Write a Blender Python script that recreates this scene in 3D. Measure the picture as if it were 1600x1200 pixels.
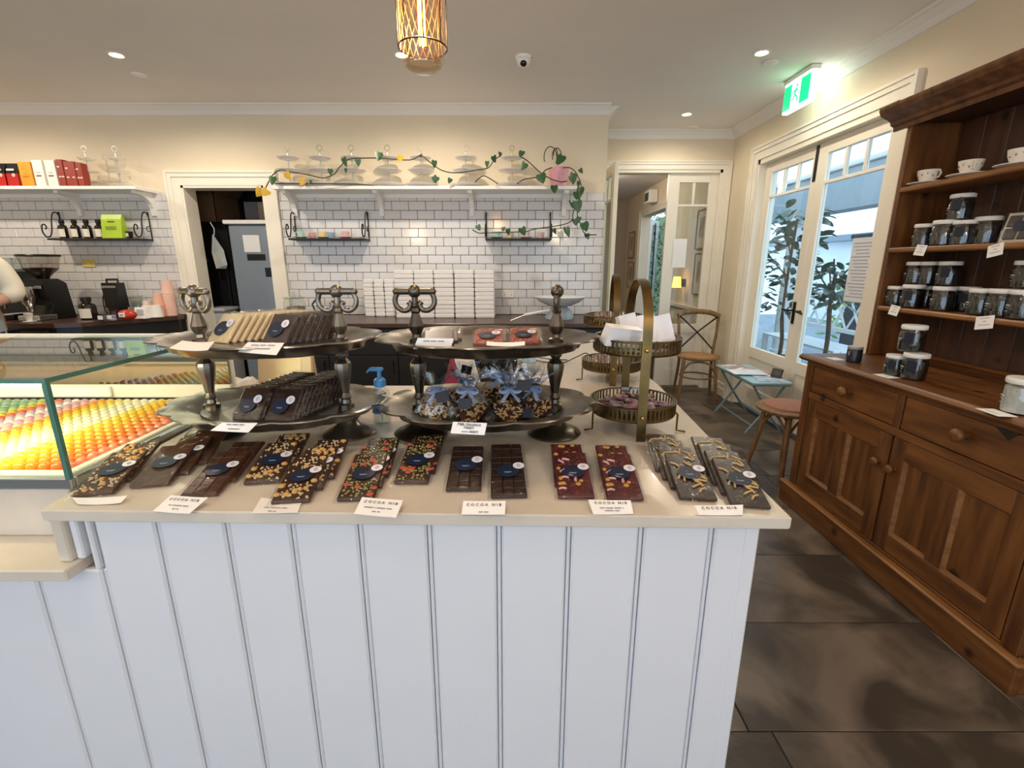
import bpy, bmesh, math, random
from mathutils import Vector, Matrix
random.seed(7)
sc = bpy.context.scene
C = sc.collection
for o in list(bpy.data.objects): bpy.data.objects.remove(o)
R = math.radians
# ---------------------------------------------------------------- camera
EYE = Vector((0, 0, 1.37)); FPX = 731.0; PITCH = R(14.2)
cam_data = bpy.data.cameras.new('camera'); cam = bpy.data.objects.new('camera', cam_data); C.objects.link(cam)
cam.location = EYE; cam.rotation_euler = (R(90) - PITCH, 0, 0)
cam_data.sensor_width = 36; cam_data.lens = FPX / 1600 * 36; cam_data.clip_start = .02
sc.camera = cam
# ---------------------------------------------------------------- world, exposure
w = bpy.data.worlds.new('sky'); sc.world = w; w.use_nodes = True
bg = w.node_tree.nodes['Background']; bg.inputs[0].default_value = (.62, .80, 1, 1); bg.inputs[1].default_value = 2.35
vs = sc.view_settings
vs.view_transform = 'Standard'; vs.look = 'None'; vs.gamma = 1; vs.use_curve_mapping = False; vs.exposure = 0.14
# ---------------------------------------------------------------- helpers
def lin(c):
    if isinstance(c, str):
        c = [int(c[i:i+2], 16) / 255 for i in (0, 2, 4)]
    return tuple(x / 12.92 if x <= .04045 else ((x + .055) / 1.055) ** 2.4 for x in c)
def at(px, py, x=None, y=None, z=None):
    """room point seen at photo pixel (px,py) lying on the plane x=, y= or z="""
    r, u = (px - 800) / FPX, (600 - py) / FPX
    d = Vector((r, math.cos(PITCH) + u * math.sin(PITCH), -math.sin(PITCH) + u * math.cos(PITCH)))
    t = (x / d.x) if x is not None else (y / d.y) if y is not None else ((z - EYE.z) / d.z)
    return EYE + d * t
MATS = {}
def M(name, col, rough=.5, metal=0., var=0., scale=8., bump=0., bscale=80., spec=.5, coat=0., emit=0., ecol=None, stretch=None, col2=None, sss=0.):
    if name in MATS: return MATS[name]
    m = bpy.data.materials.new(name); m.use_nodes = True; MATS[name] = m
    nt = m.node_tree; b = nt.nodes['Principled BSDF']
    c = lin(col); b.inputs['Base Color'].default_value = (*c, 1)
    b.inputs['Roughness'].default_value = rough; b.inputs['Metallic'].default_value = metal
    b.inputs['Specular IOR Level'].default_value = spec; b.inputs['Coat Weight'].default_value = coat
    tc = nt.nodes.new('ShaderNodeTexCoord'); mp = nt.nodes.new('ShaderNodeMapping')
    nt.links.new(tc.outputs['Object'], mp.inputs[0])
    if stretch: mp.inputs['Scale'].default_value = stretch
    if var or col2:
        n = nt.nodes.new('ShaderNodeTexNoise'); n.inputs['Scale'].default_value = scale; n.inputs['Detail'].default_value = 6
        nt.links.new(mp.outputs[0], n.inputs['Vector'])
        r = nt.nodes.new('ShaderNodeValToRGB'); r.color_ramp.elements[0].position = .32; r.color_ramp.elements[1].position = .68
        c2 = lin(col2) if col2 else tuple(min(1, x * (1 + var)) for x in c)
        c1 = c if col2 else tuple(x * (1 - var) for x in c)
        r.color_ramp.elements[0].color = (*c1, 1); r.color_ramp.elements[1].color = (*c2, 1)
        nt.links.new(n.outputs[0], r.inputs[0]); nt.links.new(r.outputs[0], b.inputs['Base Color'])
    if bump:
        n2 = nt.nodes.new('ShaderNodeTexNoise'); n2.inputs['Scale'].default_value = bscale; n2.inputs['Detail'].default_value = 4
        nt.links.new(mp.outputs[0], n2.inputs['Vector'])
        bp = nt.nodes.new('ShaderNodeBump'); bp.inputs['Strength'].default_value = bump; bp.inputs['Distance'].default_value = .01
        nt.links.new(n2.outputs[0], bp.inputs['Height']); nt.links.new(bp.outputs[0], b.inputs['Normal'])
    if emit:
        b.inputs['Emission Color'].default_value = (*lin(ecol or col), 1); b.inputs['Emission Strength'].default_value = emit
    return m
def clear(name, tint='FFFFFF', gloss=.1, rough=.03, bump=0., bscale=60., edge=1.):
    """thin clear sheet: see-through with a fresnel sheen"""
    if name in MATS: return MATS[name]
    m = bpy.data.materials.new(name); m.use_nodes = True; MATS[name] = m
    nt = m.node_tree; nt.nodes.remove(nt.nodes['Principled BSDF']); out = nt.nodes['Material Output']
    t = nt.nodes.new('ShaderNodeBsdfTransparent'); t.inputs[0].default_value = (*lin(tint), 1)
    g = nt.nodes.new('ShaderNodeBsdfGlossy'); g.inputs['Roughness'].default_value = rough
    lw = nt.nodes.new('ShaderNodeFresnel'); lw.inputs[0].default_value = 1.45
    ma = nt.nodes.new('ShaderNodeMath'); ma.operation = 'MULTIPLY_ADD'; ma.inputs[1].default_value = edge; ma.inputs[2].default_value = gloss; ma.use_clamp = True
    mx = nt.nodes.new('ShaderNodeMixShader')
    ge = nt.nodes.new('ShaderNodeNewGeometry'); mb_ = nt.nodes.new('ShaderNodeMath'); mb_.operation = 'SUBTRACT'; mb_.inputs[0].default_value = 1
    mc_ = nt.nodes.new('ShaderNodeMath'); mc_.operation = 'MULTIPLY'
    nt.links.new(ge.outputs['Backfacing'], mb_.inputs[1]); nt.links.new(lw.outputs[0], ma.inputs[0]); nt.links.new(ma.outputs[0], mc_.inputs[0]); nt.links.new(mb_.outputs[0], mc_.inputs[1]); nt.links.new(mc_.outputs[0], mx.inputs[0])
    nt.links.new(t.outputs[0], mx.inputs[1]); nt.links.new(g.outputs[0], mx.inputs[2]); nt.links.new(mx.outputs[0], out.inputs[0])
    if bump:
        tc = nt.nodes.new('ShaderNodeTexCoord')
        n2 = nt.nodes.new('ShaderNodeTexNoise'); n2.inputs['Scale'].default_value = bscale; n2.inputs['Detail'].default_value = 3
        nt.links.new(tc.outputs['Object'], n2.inputs['Vector'])
        bp = nt.nodes.new('ShaderNodeBump'); bp.inputs['Strength'].default_value = bump; bp.inputs['Distance'].default_value = .01
        nt.links.new(n2.outputs[0], bp.inputs['Height']); nt.links.new(bp.outputs[0], g.inputs['Normal']); nt.links.new(bp.outputs[0], lw.inputs['Normal'])
    return m
class MB:
    def __init__(s): s.v = []; s.f = []; s.mi = []
    def add(s, vs_, fs, mi=0, M4=None):
        k = len(s.v)
        for p in vs_:
            p = Vector(p); s.v.append(tuple(M4 @ p) if M4 else tuple(p))
        for f in fs: s.f.append(tuple(i + k for i in f)); s.mi.append(mi)
        return s
    def box(s, x0, x1, y0, y1, z0, z1, mi=0, M4=None):
        return s.add([(x0,y0,z0),(x1,y0,z0),(x1,y1,z0),(x0,y1,z0),(x0,y0,z1),(x1,y0,z1),(x1,y1,z1),(x0,y1,z1)],
                     [(3,2,1,0),(4,5,6,7),(0,1,5,4),(1,2,6,5),(2,3,7,6),(3,0,4,7)], mi, M4)
    def rbox(s, x0, x1, y0, y1, z0, z1, b=.004, mi=0, M4=None):
        lo = (x0,y0,z0); hi = (x1,y1,z1); vs_ = []; idx = {}
        b = min(b, (x1-x0)*.45, (y1-y0)*.45, (z1-z0)*.45)
        for sx in (0,1):
            for sy in (0,1):
                for sz in (0,1):
                    sg = (sx,sy,sz)
                    for a in range(3):
                        p = [(hi[i] if sg[i] else lo[i]) - (0 if i == a else (b if sg[i] else -b)) for i in range(3)]
                        idx[sg+(a,)] = len(vs_); vs_.append(p)
        fs = []
        for a in range(3):
            o1, o2 = [i for i in range(3) if i != a]
            for sa in (0,1):
                q = []
                for (u, v_) in ((0,0),(1,0),(1,1),(0,1)):
                    sg = [0,0,0]; sg[a] = sa; sg[o1] = u; sg[o2] = v_; q.append(idx[tuple(sg)+(a,)])
                fs.append(q)
            for u in (0,1):           # edges along axis a
                for v_ in (0,1):
                    s0 = [0,0,0]; s0[o1] = u; s0[o2] = v_; s1 = list(s0); s1[a] = 1
                    fs.append([idx[tuple(s0)+(o1,)], idx[tuple(s1)+(o1,)], idx[tuple(s1)+(o2,)], idx[tuple(s0)+(o2,)]])
        for sx in (0,1):
            for sy in (0,1):
                for sz in (0,1): fs.append([idx[(sx,sy,sz,a)] for a in range(3)])
        return s.add(vs_, fs, mi, M4)
    def lathe(s, prof, n=24, c=(0,0,0), mi=0, M4=None, sx=1., sy=1., rf=None, caps=True):
        vs_ = []; fs = []; m = len(prof)
        for i in range(n):
            a = 2 * math.pi * i / n
            for j, (r, z) in enumerate(prof):
                q = rf(a, j, r) if rf else r
                vs_.append((c[0] + q * sx * math.cos(a), c[1] + q * sy * math.sin(a), c[2] + z))
        for i in range(n):
            k = (i + 1) % n
            for j in range(m - 1): fs.append((i*m+j, k*m+j, k*m+j+1, i*m+j+1))
        if caps and prof[0][0] > 1e-6: fs.append(tuple(i*m for i in range(n))[::-1])
        if caps and prof[-1][0] > 1e-6: fs.append(tuple(i*m+m-1 for i in range(n)))
        return s.add(vs_, fs, mi, M4)
    def tube(s, pts, r=.005, n=8, closed=False, mi=0, M4=None, flat=None):
        pts = [Vector(p) for p in pts]; m = len(pts); vs_ = []; fs = []; up = None
        for i, p in enumerate(pts):
            a = pts[(i-1) % m] if (closed or i) else p; b = pts[(i+1) % m] if (closed or i < m-1) else p
            t = (b - a).normalized()
            if up is None: up = Vector((0,0,1)) if abs(t.z) < .9 else Vector((1,0,0))
            up = (up - t * up.dot(t)); up = up.normalized() if up.length > 1e-6 else t.orthogonal().normalized()
            sd = t.cross(up); rr = r[i] if isinstance(r, (list, tuple)) else r
            for k in range(n):
                an = 2 * math.pi * k / n
                vs_.append(p + up * math.cos(an) * rr * (flat or 1) + sd * math.sin(an) * rr)
        for i in range(m if closed else m - 1):
            j = (i + 1) % m
            for k in range(n): fs.append((i*n+k, i*n+(k+1)%n, j*n+(k+1)%n, j*n+k))
        if not closed: fs.append(tuple(range(n))[::-1]); fs.append(tuple((m-1)*n+k for k in range(n)))
        return s.add(vs_, fs, mi, M4)
    def prism(s, poly, a0, a1, axis='z', mi=0, M4=None):
        n = len(poly)
        def P(p, h): return (p[0], p[1], h) if axis == 'z' else (p[0], h, p[1]) if axis == 'y' else (h, p[0], p[1])
        return s.add([P(p, a0) for p in poly] + [P(p, a1) for p in poly],
                     [tuple(range(n))[::-1], tuple(range(n, 2*n))] + [(i, (i+1)%n, n+(i+1)%n, n+i) for i in range(n)], mi, M4)
    def ball(s, c, rx, ry=None, rz=None, n=12, m=8, mi=0, M4=None):
        ry = ry or rx; rz = rz or rx
        pr = [(math.sin(math.pi*j/m), -math.cos(math.pi*j/m)) for j in range(m+1)]
        pr[0] = (0, -1); pr[-1] = (0, 1)
        vs_ = [(0,0,-rz)]; fs = []
        for j in range(1, m):
            for i in range(n):
                a = 2*math.pi*i/n; vs_.append((rx*pr[j][0]*math.cos(a), ry*pr[j][0]*math.sin(a), rz*pr[j][1]))
        vs_.append((0,0,rz)); L = len(vs_) - 1
        for i in range(n):
            k = (i+1) % n; fs.append((0, 1+k, 1+i)); fs.append((L, L-n+i, L-n+k))
            for j in range(m-2): fs.append((1+j*n+i, 1+j*n+k, 1+(j+1)*n+k, 1+(j+1)*n+i))
        return s.add([(c[0]+p[0], c[1]+p[1], c[2]+p[2]) for p in vs_], fs, mi, M4)
    def mesh(s, name, mats, smooth=None, fix=True):
        me = bpy.data.meshes.new(name); me.from_pydata(s.v, [], s.f)
        for m in (mats if isinstance(mats, (list, tuple)) else [mats]): me.materials.append(m)
        if any(s.mi): me.polygons.foreach_set('material_index', s.mi)
        if fix:
            bm = bmesh.new(); bm.from_mesh(me); bmesh.ops.recalc_face_normals(bm, faces=bm.faces); bm.to_mesh(me); bm.free()
        if smooth:
            me.polygons.foreach_set('use_smooth', [True] * len(me.polygons)); me.set_sharp_from_angle(angle=R(smooth if smooth is not True else 40))
        me.update(); return me
    def build(s, name, mats, parent=None, smooth=None, loc=None, rot=None):
        return put(name, s.mesh(name, mats, smooth), parent, loc, rot)
def put(name, me, parent=None, loc=None, rot=None):
    o = bpy.data.objects.new(name, me); C.objects.link(o); o.parent = parent
    if loc: o.location = loc
    if rot: o.rotation_euler = rot if isinstance(rot, (tuple, list)) else (0, 0, rot)
    return o
def tag(o, label, cat, group=None, kind=None):
    o['label'] = label; o['category'] = cat
    if group: o['group'] = group
    if kind: o['kind'] = kind
    return o
def thing(name, label, cat, loc=(0,0,0), rot=0, group=None):
    return tag(put(name, None, None, loc, rot), label, cat, group)
def struct(o): o['kind'] = 'structure'; return o
def copy_tree(o, parent=None):
    c = o.copy(); C.objects.link(c); c.parent = parent
    for ch in list(o.children): copy_tree(ch, c)
    return c
ORD = ['first','second','third','fourth','fifth','sixth','seventh','eighth','ninth','tenth','eleventh','twelfth','thirteenth','fourteenth','fifteenth','sixteenth','seventeenth','eighteenth','nineteenth','twentieth'] + ['twenty-'+w for w in ('first','second','third','fourth','fifth','sixth','seventh','eighth')]
def text_mesh(txt, size, mat, align='CENTER', ext=.0002, shear=0.):
    cu = bpy.data.curves.new('lettering', 'FONT'); cu.body = txt; cu.size = size; cu.align_x = align; cu.extrude = ext; cu.shear = shear
    cu.resolution_u = 2
    o = bpy.data.objects.new('lettering', cu); C.objects.link(o)
    dg = bpy.context.evaluated_depsgraph_get(); me = bpy.data.meshes.new_from_object(o.evaluated_get(dg))
    bpy.data.objects.remove(o); me.materials.clear(); me.materials.append(mat); return me
def bez(p0, p1, p2, p3, n=10):
    out = []
    for i in range(n+1):
        t = i / n; a = (1-t)**3; b = 3*t*(1-t)**2; c = 3*t*t*(1-t); d = t**3
        out.append(Vector(p0)*a + Vector(p1)*b + Vector(p2)*c + Vector(p3)*d)
    return out
def smooth_path(pts, n=6):
    P = [Vector(p) for p in pts]; P = [P[0]] + P + [P[-1]]; out = []
    for i in range(1, len(P)-2):
        for k in range(n):
            t = k / n; a, b, c, d = P[i-1], P[i], P[i+1], P[i+2]
            out.append(.5*((2*b) + (c-a)*t + (2*a-5*b+4*c-d)*t*t + (3*b-a-3*c+d)*t**3))
    out.append(P[-2]); return out
# ---------------------------------------------------------------- materials
wall_m = M('cream_paint', 'E6D8BE', .75, var=.03, scale=2, bump=.05, bscale=300)
ceil_m = M('ceiling_paint', 'EFEBE6', .85, var=.02, scale=1.5)
trim_m = M('white_gloss_trim', 'F1EADB', .35, var=.02, scale=3)
white_m = M('white_satin', 'F4F2EE', .4, var=.02, scale=4)
panel_m = M('counter_white', 'E2E4E9', .4, var=.015, scale=5, bump=.03, bscale=200)
stone_m = M('cream_stone', 'D6CDBF', .22, var=.06, scale=9, coat=.2)
tile_m = M('white_tile', 'D8D6D5', .12, var=.02, scale=3, spec=.6)
grout_m = M('dark_grout', '35322F', .9, var=.1, scale=40)
black_m = M('black_cabinet', '15161A', .45, var=.2, scale=6)
benchtop_m = M('dark_timber_top', '4A332A', .3, var=.25, scale=5, stretch=(1, 14, 14), spec=.5)
steel_m = M('brushed_steel', 'B9BCBC', .32, 1, var=.05, scale=30)
iron_m = M('black_iron', '1B1A1A', .5, .3, var=.2, scale=30)
glass_m = clear('window_glass', 'F4FAFA', .02, .01)
caseglass_m = clear('case_glass', 'F6FBF9', .03, .01)
glassedge_m = M('green_glass_edge', '4F7F73', .12, 0, var=.1, scale=9, spec=.7)
paper_m = M('white_card', 'F6F5F3', .7, var=.01, scale=9)
ink_m = M('black_ink', '2A2A2C', .8, var=.05, scale=9)
# ================================================================ THE SETTING
HC = 2.70; YB = 4.47; YA = 5.25; XR = 2.28; XL = -5.3; YR = -2.8
# floor of stone-look tiles
fm = M('slate_tile', '3E352E', .4, col2='75675A', scale=3.2, bump=.25, bscale=9, spec=.5)
nt = fm.node_tree
ti = nt.nodes.new('ShaderNodeObjectInfo'); vm = nt.nodes.new('ShaderNodeVectorMath'); vm.operation = 'ADD'
cx = nt.nodes.new('ShaderNodeCombineXYZ')
ml = nt.nodes.new('ShaderNodeMath'); ml.operation = 'MULTIPLY'; ml.inputs[1].default_value = 50
nt.links.new(ti.outputs['Random'], ml.inputs[0]); nt.links.new(ml.outputs[0], cx.inputs[2])
for n in nt.nodes:
    if n.type == 'VALTORGB': n.color_ramp.elements[0].position = .4; n.color_ramp.elements[1].position = .62
mpn = [n for n in nt.nodes if n.type == 'MAPPING'][0]
for n in [n for n in nt.nodes if n.type == 'TEX_NOISE']:
    n.inputs['Detail'].default_value = 9; n.inputs['Distortion'].default_value = .8
nt.links.new(mpn.outputs[0], vm.inputs[0]); nt.links.new(cx.outputs[0], vm.inputs[1])
for n in [n for n in nt.nodes if n.type == 'TEX_NOISE']: nt.links.new(vm.outputs[0], n.inputs['Vector'])
floor = struct(MB().box(XL, XR+.1, YR, 9.8, -.1, -.004).build('floor', grout_m))
tw, td = .9, .447
tme = MB().rbox(0, tw-.004, 0, td-.004, -.008, 0, .0015).mesh('tile', fm)
offs = {}
y0 = 1.567 - 9 * td
for r in range(0, 21):
    yy = y0 + r * td
    off = {10: 1.166, 9: .70, 8: .721, 11: .80}.get(r, (r * .37) % tw)
    x = off - math.ceil((off - (-2.6)) / tw) * tw
    while x < XR:
        if yy > -.6 and yy < 5.3:
            if x + tw > XR + .05:
                MB().rbox(0, XR - x, 0, td-.004, -.008, 0, .0015).build('tile', fm, floor, loc=(x, yy, 0)) if XR - x > .02 else None
            else: put('tile', tme, floor, (x, yy, 0))
        x += tw
# ceiling
struct(MB().box(XL-.1, XR+.3, YR-.1, YA+.12, HC, HC+.1).build('ceiling', ceil_m))
# back wall with the doorway to the store room
DX0, DX1, DH = -2.945, -2.21, 2.06
XW = .835
b = MB(); b.box(XL, DX0, YB, YB+.14, 0, HC); b.box(DX1, XW, YB, YB+.14, 0, HC); b.box(DX0, DX1, YB, YB+.14, DH, HC)
b.box(XW-.14, XW, YB+.14, YA+.1, 0, HC)
wall_back = struct(b.build('wall_back', wall_m))
# alcove back wall with the interior double door opening
AX0, AX1, AH = .93, 2.19, 2.335
b = MB(); b.box(XW, AX0, YA, YA+.12, 0, HC); b.box(AX1, XR, YA, YA+.12, 0, HC); b.box(AX0, AX1, YA, YA+.12, AH, HC)
struct(b.build('wall_alcove', wall_m))
# right wall with the glazed garden doors
GY0, GY1, GH = 3.05, 4.68, 2.31
b = MB(); b.box(XR, XR+.16, YR, GY0, 0, HC); b.box(XR, XR+.16, GY1, 7.15, 0, HC); b.box(XR, XR+.16, GY0, GY1, GH, HC)
b.box(XR, XR+.16, 8.65, 9.8, 0, HC); b.box(XR, XR+.16, 7.15, 8.65, 2.2, HC)
wall_right = struct(b.build('wall_right', wall_m))
struct(MB().box(XL-.14, XL, YR, YB+.14, 0, HC).build('wall_left', wall_m))
# street side behind the viewer: piers, sill and head around tall shop windows
b = MB(); b.box(XL-.14, XR+.16, YR-.14, YR, 0, .25); b.box(XL-.14, XR+.16, YR-.14, YR, 2.5, HC)
for x in (XL, -2.8, -.3, 2.1): b.box(x-.1, x+.18, YR-.14, YR, .25, 2.5)
struct(b.build('wall_front', wall_m))
# cornices
def cornice(name, p0, p1, inward):
    """cove moulding along the wall line p0-p1, running inward"""
    p0 = Vector((*p0, 0)); p1 = Vector((*p1, 0)); n = Vector((*inward, 0)); pr = [(0, HC), (.085, HC), (.08, HC-.012), (.062, HC-.018), (.03, HC-.045), (.018, HC-.066), (.012, HC-.075), (0, HC-.08)]
    m = MB(); k = len(pr)
    m.add([tuple(p + n * d + Vector((0,0,z - .001))) for p in (p0, p1) for d, z in pr],
          [(i, (i+1)%k, k+(i+1)%k, k+i) for i in range(k)] + [tuple(range(k)), tuple(range(k, 2*k))])
    return struct(m.build(name, ceil_m))
cornice('trim_1', (XL, YB), (XW, YB), (0, -1)); cornice('trim_2', (XW, YB), (XW, YA), (1, 0))
cornice('trim_3', (XW, YA), (XR, YA), (0, -1)); cornice('trim_4', (XR, YA), (XR, YR), (-1, 0))
# architraves: stepped boards around an opening
def arch_x(name, x0, x1, h, y, wd=.11, s=-1):
    m = MB()
    for i, (a, c, t) in enumerate(((0, wd, .016), (wd*.55, wd-.0015, .026), (wd*.82, wd-.003, .034))):
        for sgn, x in ((-1, x0), (1, x1)):
            q = sorted((x + sgn*a, x + sgn*c)); m.box(q[0], q[1], *sorted((y, y + s*t)), 0, h + c)
        m.box(x0 - a, x1 + a, *sorted((y, y + s*t*.999)), h + a, h + c)
    return struct(m.build(name, trim_m))
def arch_y(name, y0, y1, h, x, wd=.11, s=-1):
    m = MB()
    for i, (a, c, t) in enumerate(((0, wd, .016), (wd*.55, wd-.0015, .026), (wd*.82, wd-.003, .034))):
        for sgn, y in ((-1, y0), (1, y1)):
            q = sorted((y + sgn*a, y + sgn*c)); m.box(*sorted((x, x + s*t)), q[0], q[1], 0, h + c)
        m.box(*sorted((x, x + s*t*.999)), y0 - a, y1 + a, h + a, h + c)
    return struct(m.build(name, trim_m))
arch_x('trim_5', DX0, DX1, DH, YB, .125); arch_x('trim_6', AX0, AX1, AH, YA, .085); arch_y('trim_7', GY0, GY1, GH, XR, .12)
# door linings
b = MB(); b.box(DX0-.001, DX0+.02, YB-.01, YB+.16, 0, DH); b.box(DX1-.02, DX1+.001, YB-.01, YB+.16, 0, DH); b.box(DX0, DX1, YB-.01, YB+.16, DH-.02, DH+.001)
struct(b.build('trim_8', trim_m))
b = MB(); b.box(AX0-.001, AX0+.025, YA-.005, YA+.13, 0, AH); b.box(AX1-.025, AX1+.001, YA-.005, YA+.13, 0, AH); b.box(AX0, AX1, YA-.005, YA+.13, AH-.03, AH+.001)
struct(b.build('trim_9', trim_m))
b = MB(); b.box(XR-.005, XR+.17, GY0-.001, GY0+.03, 0, GH); b.box(XR-.005, XR+.17, GY1-.03, GY1+.001, 0, GH); b.box(XR-.005, XR+.17, GY0, GY1, GH-.04, GH+.001)
struct(b.build('trim_10', trim_m))
# skirting boards
def skirt(name, m): return struct(m.build(name, trim_m))
b = MB()
for (y0_, y1_) in ((YR, GY0-.125), (GY1+.125, YA)): b.rbox(XR-.02, XR+.01, y0_, y1_, 0, .14, .004); b.rbox(XR-.026, XR, y0_, y1_, 0, .09, .004)
skirt('baseboard_right', b)
b = MB(); b.rbox(XW, AX0-.11, YA-.02, YA, 0, .14, .004) if AX0-.11 > XW else None; None
skirt('baseboard_alcove', b)

# subway tiles
def tile_field(parent, x0, x1, z0, z1, indiv):
    pz = .0775; px_ = .152; base = MB(); base.box(x0, x1, YB-.006, YB+.001, z0, z1); base.build('grout_bed', grout_m, parent)
    full = MB().rbox(-.0743, .0743, -.009, 0, -.0371, .0371, .003).mesh('tile', tile_m)
    k0 = math.floor((1.929 - z1) / pz); k = k0; cells = []
    while 1.929 - k * pz > z0 + .01:
        zt = 1.929 - k * pz; zb = max(zt - pz, z0); zt = min(zt, z1)
        xo = -1.840 + (.076 if k % 2 else 0)
        x = xo - math.ceil((xo - x0) / px_) * px_
        while x < x1 - .008:
            a, c = max(x, x0), min(x + px_, x1)
            if c - a > .012 and zt - zb > .012: cells.append((a, c, zb, zt))
            x += px_
        k += 1
    rest = MB(); n = 0
    for (a, c, zb, zt) in cells:
        if n < indiv:
            if abs(c-a-px_) < .001 and abs(zt-zb-pz) < .001: put('tile', full, parent, ((a+c)/2, YB-.004, (zb+zt)/2))
            else: MB().rbox(-(c-a)/2+.0012, (c-a)/2-.0012, -.009, 0, -(zt-zb)/2+.001, (zt-zb)/2-.001, .003).build('tile', tile_m, parent, loc=((a+c)/2, YB-.004, (zb+zt)/2))
        else: rest.rbox(a+.0012, c-.0012, YB-.013, YB-.004, zb+.001, zt-.001, .003)
        n += 1
    if rest.v: o = rest.build('tile_rows', tile_m, parent); o['kind'] = 'stuff'
TL, TR, TT = DX1 + .126, XW - .002, 2.0
t1 = struct(MB().box(TL, TR, YB-.001, YB+.0005, .90, TT).build('wall_tiled_splashback', grout_m)); tile_field(t1, TL, TR, .92, TT, 300)
t2 = struct(MB().box(XL, DX0-.126, YB-.001, YB+.0005, .90, TT).build('wall_tiled_coffee_bay', grout_m)); tile_field(t2, XL+.01, DX0-.126, .92, TT, 300)
# ================================================================ COUNTER
ZC = .92
FL, FR = Vector((-.899, .803)), Vector((.517, .7745))
cb = thing('shop_counter', 'white counter front of wide vertical boards under a cream stone top', 'counter', (0, 0, 0))
fd = (FR - FL).normalized(); fn = Vector((fd.y, -fd.x))
bm4 = Matrix(((fd.x, -fn.x, 0, FL.x), (fd.y, -fn.y, 0, FL.y), (0, 0, 1, 0), (0, 0, 0, 1)))   # local: x along front, y into counter
fw = (FR - FL).length
xr_in = fw - .045
# boards: grooves seen at these photo columns along the top of the front
gx = []
for c in (-97, 10, 124, 230, 343, 449, 557.5, 668, 779, 890, 1003.5, 1114):
    p = at(c, 818, y=.80); q = (p.xy - FL).dot(fd); gx.append(q)
gx = sorted(gx); edges = gx + [xr_in]
m = MB(); m.box(-1.6, xr_in-.004, .034, .05, 0, .773); m.box(.05, xr_in-.004, .034, .05, .773, ZC-.026); m.build('backing', panel_m, cb).matrix_local = bm4
for i in range(len(edges)-1):
    a, c = edges[i], edges[i+1]
    zt = .775 if c < .03 + .06 else ZC - .0255
    if a < .06 and c > .06: zt = .775
    p = MB(); p.rbox(a+.0055, c-.0055, .02, .034, 0, zt, .004)
    p.build('plank', panel_m, cb).matrix_local = bm4
    g = MB(); g.rbox(c-.0035, c+.0035, .0235, .034, 0, min(zt, ZC-.0255) if c < xr_in-.01 else zt, .003)
    if c < xr_in - .01: g.build('bead', panel_m, cb).matrix_local = bm4
# fill strip above the ledge level on the split board, end return
pz = MB(); pz.rbox(.058, edges[[i for i,e in enumerate(edges) if e > .058][0]] - .0055, .0205, .0335, .775, ZC-.0255, .003); pz.build('plank', panel_m, cb).matrix_local = bm4
MB().rbox(xr_in-.03, xr_in, .018, 2.25, 0, ZC-.0255, .004).build('end_panel', panel_m, cb).matrix_local = bm4
MB().box(.52, .535, 1.75, 3.0, 0, ZC-.03).build('side_panel', panel_m, cb)
MB().box(-.1, .5, 2.98, 3.0, 0, ZC-.03).build('back_panel', panel_m, cb)
MB().box(-.9, -.06, 1.70, 1.72, 0, ZC-.03).build('back_panel', panel_m, cb)
MB().box(-.08, -.06, 1.72, 3.0, 0, ZC-.03).build('back_panel', panel_m, cb)
# stone top: L shape
poly = [(FL.x, FL.y), (FR.x, FR.y), (.535, 1.17), (.572, 1.75), (.572, 3.05), (-.10, 3.05), (-.10, 1.755), (-.935, 1.755), (-.905, .87)]
def bevel_slab(poly, z0, z1, b):
    bm = bmesh.new(); vs_ = [bm.verts.new((x, y, z0)) for x, y in poly]; f = bm.faces.new(vs_)
    r = bmesh.ops.extrude_face_region(bm, geom=[f]); bmesh.ops.translate(bm, verts=[v for v in r['geom'] if isinstance(v, bmesh.types.BMVert)], vec=(0, 0, z1-z0))
    bmesh.ops.recalc_face_normals(bm, faces=bm.faces)
    bmesh.ops.bevel(bm, geom=[e for e in bm.edges], offset=b, segments=2, affect='EDGES')
    me = bpy.data.meshes.new('slab'); bm.to_mesh(me); bm.free(); me.materials.append(stone_m); return me
tag(put('countertop', bevel_slab(poly, ZC-.025, ZC, .003)), 'cream stone countertop wrapping an L around the chocolate displays', 'countertop')
# low ledge and stone upstand at the left end
st = thing('display_ledge', 'low cream stone ledge and riser below the glass chocolate case', 'ledge', (0, 0, 0))
MB().rbox(-2.6, -.862, .785, .93, .775, .80, .003).build('ledge_slab', stone_m, st)
MB().rbox(-2.6, -.94, .905, .93, .80, .912, .003).build('riser', stone_m, st)
MB().rbox(-.897, -.872, .812, .93, .80, ZC-.0255, .003).build('end_upstand', stone_m, st)
MB().rbox(-.871, -.855, .822, .93, .80, ZC-.0255, .003).build('end_board', panel_m, st)
MB().box(-2.6, -.94, .93, 1.55, 0, .90).build('plinth', panel_m, st)
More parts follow.
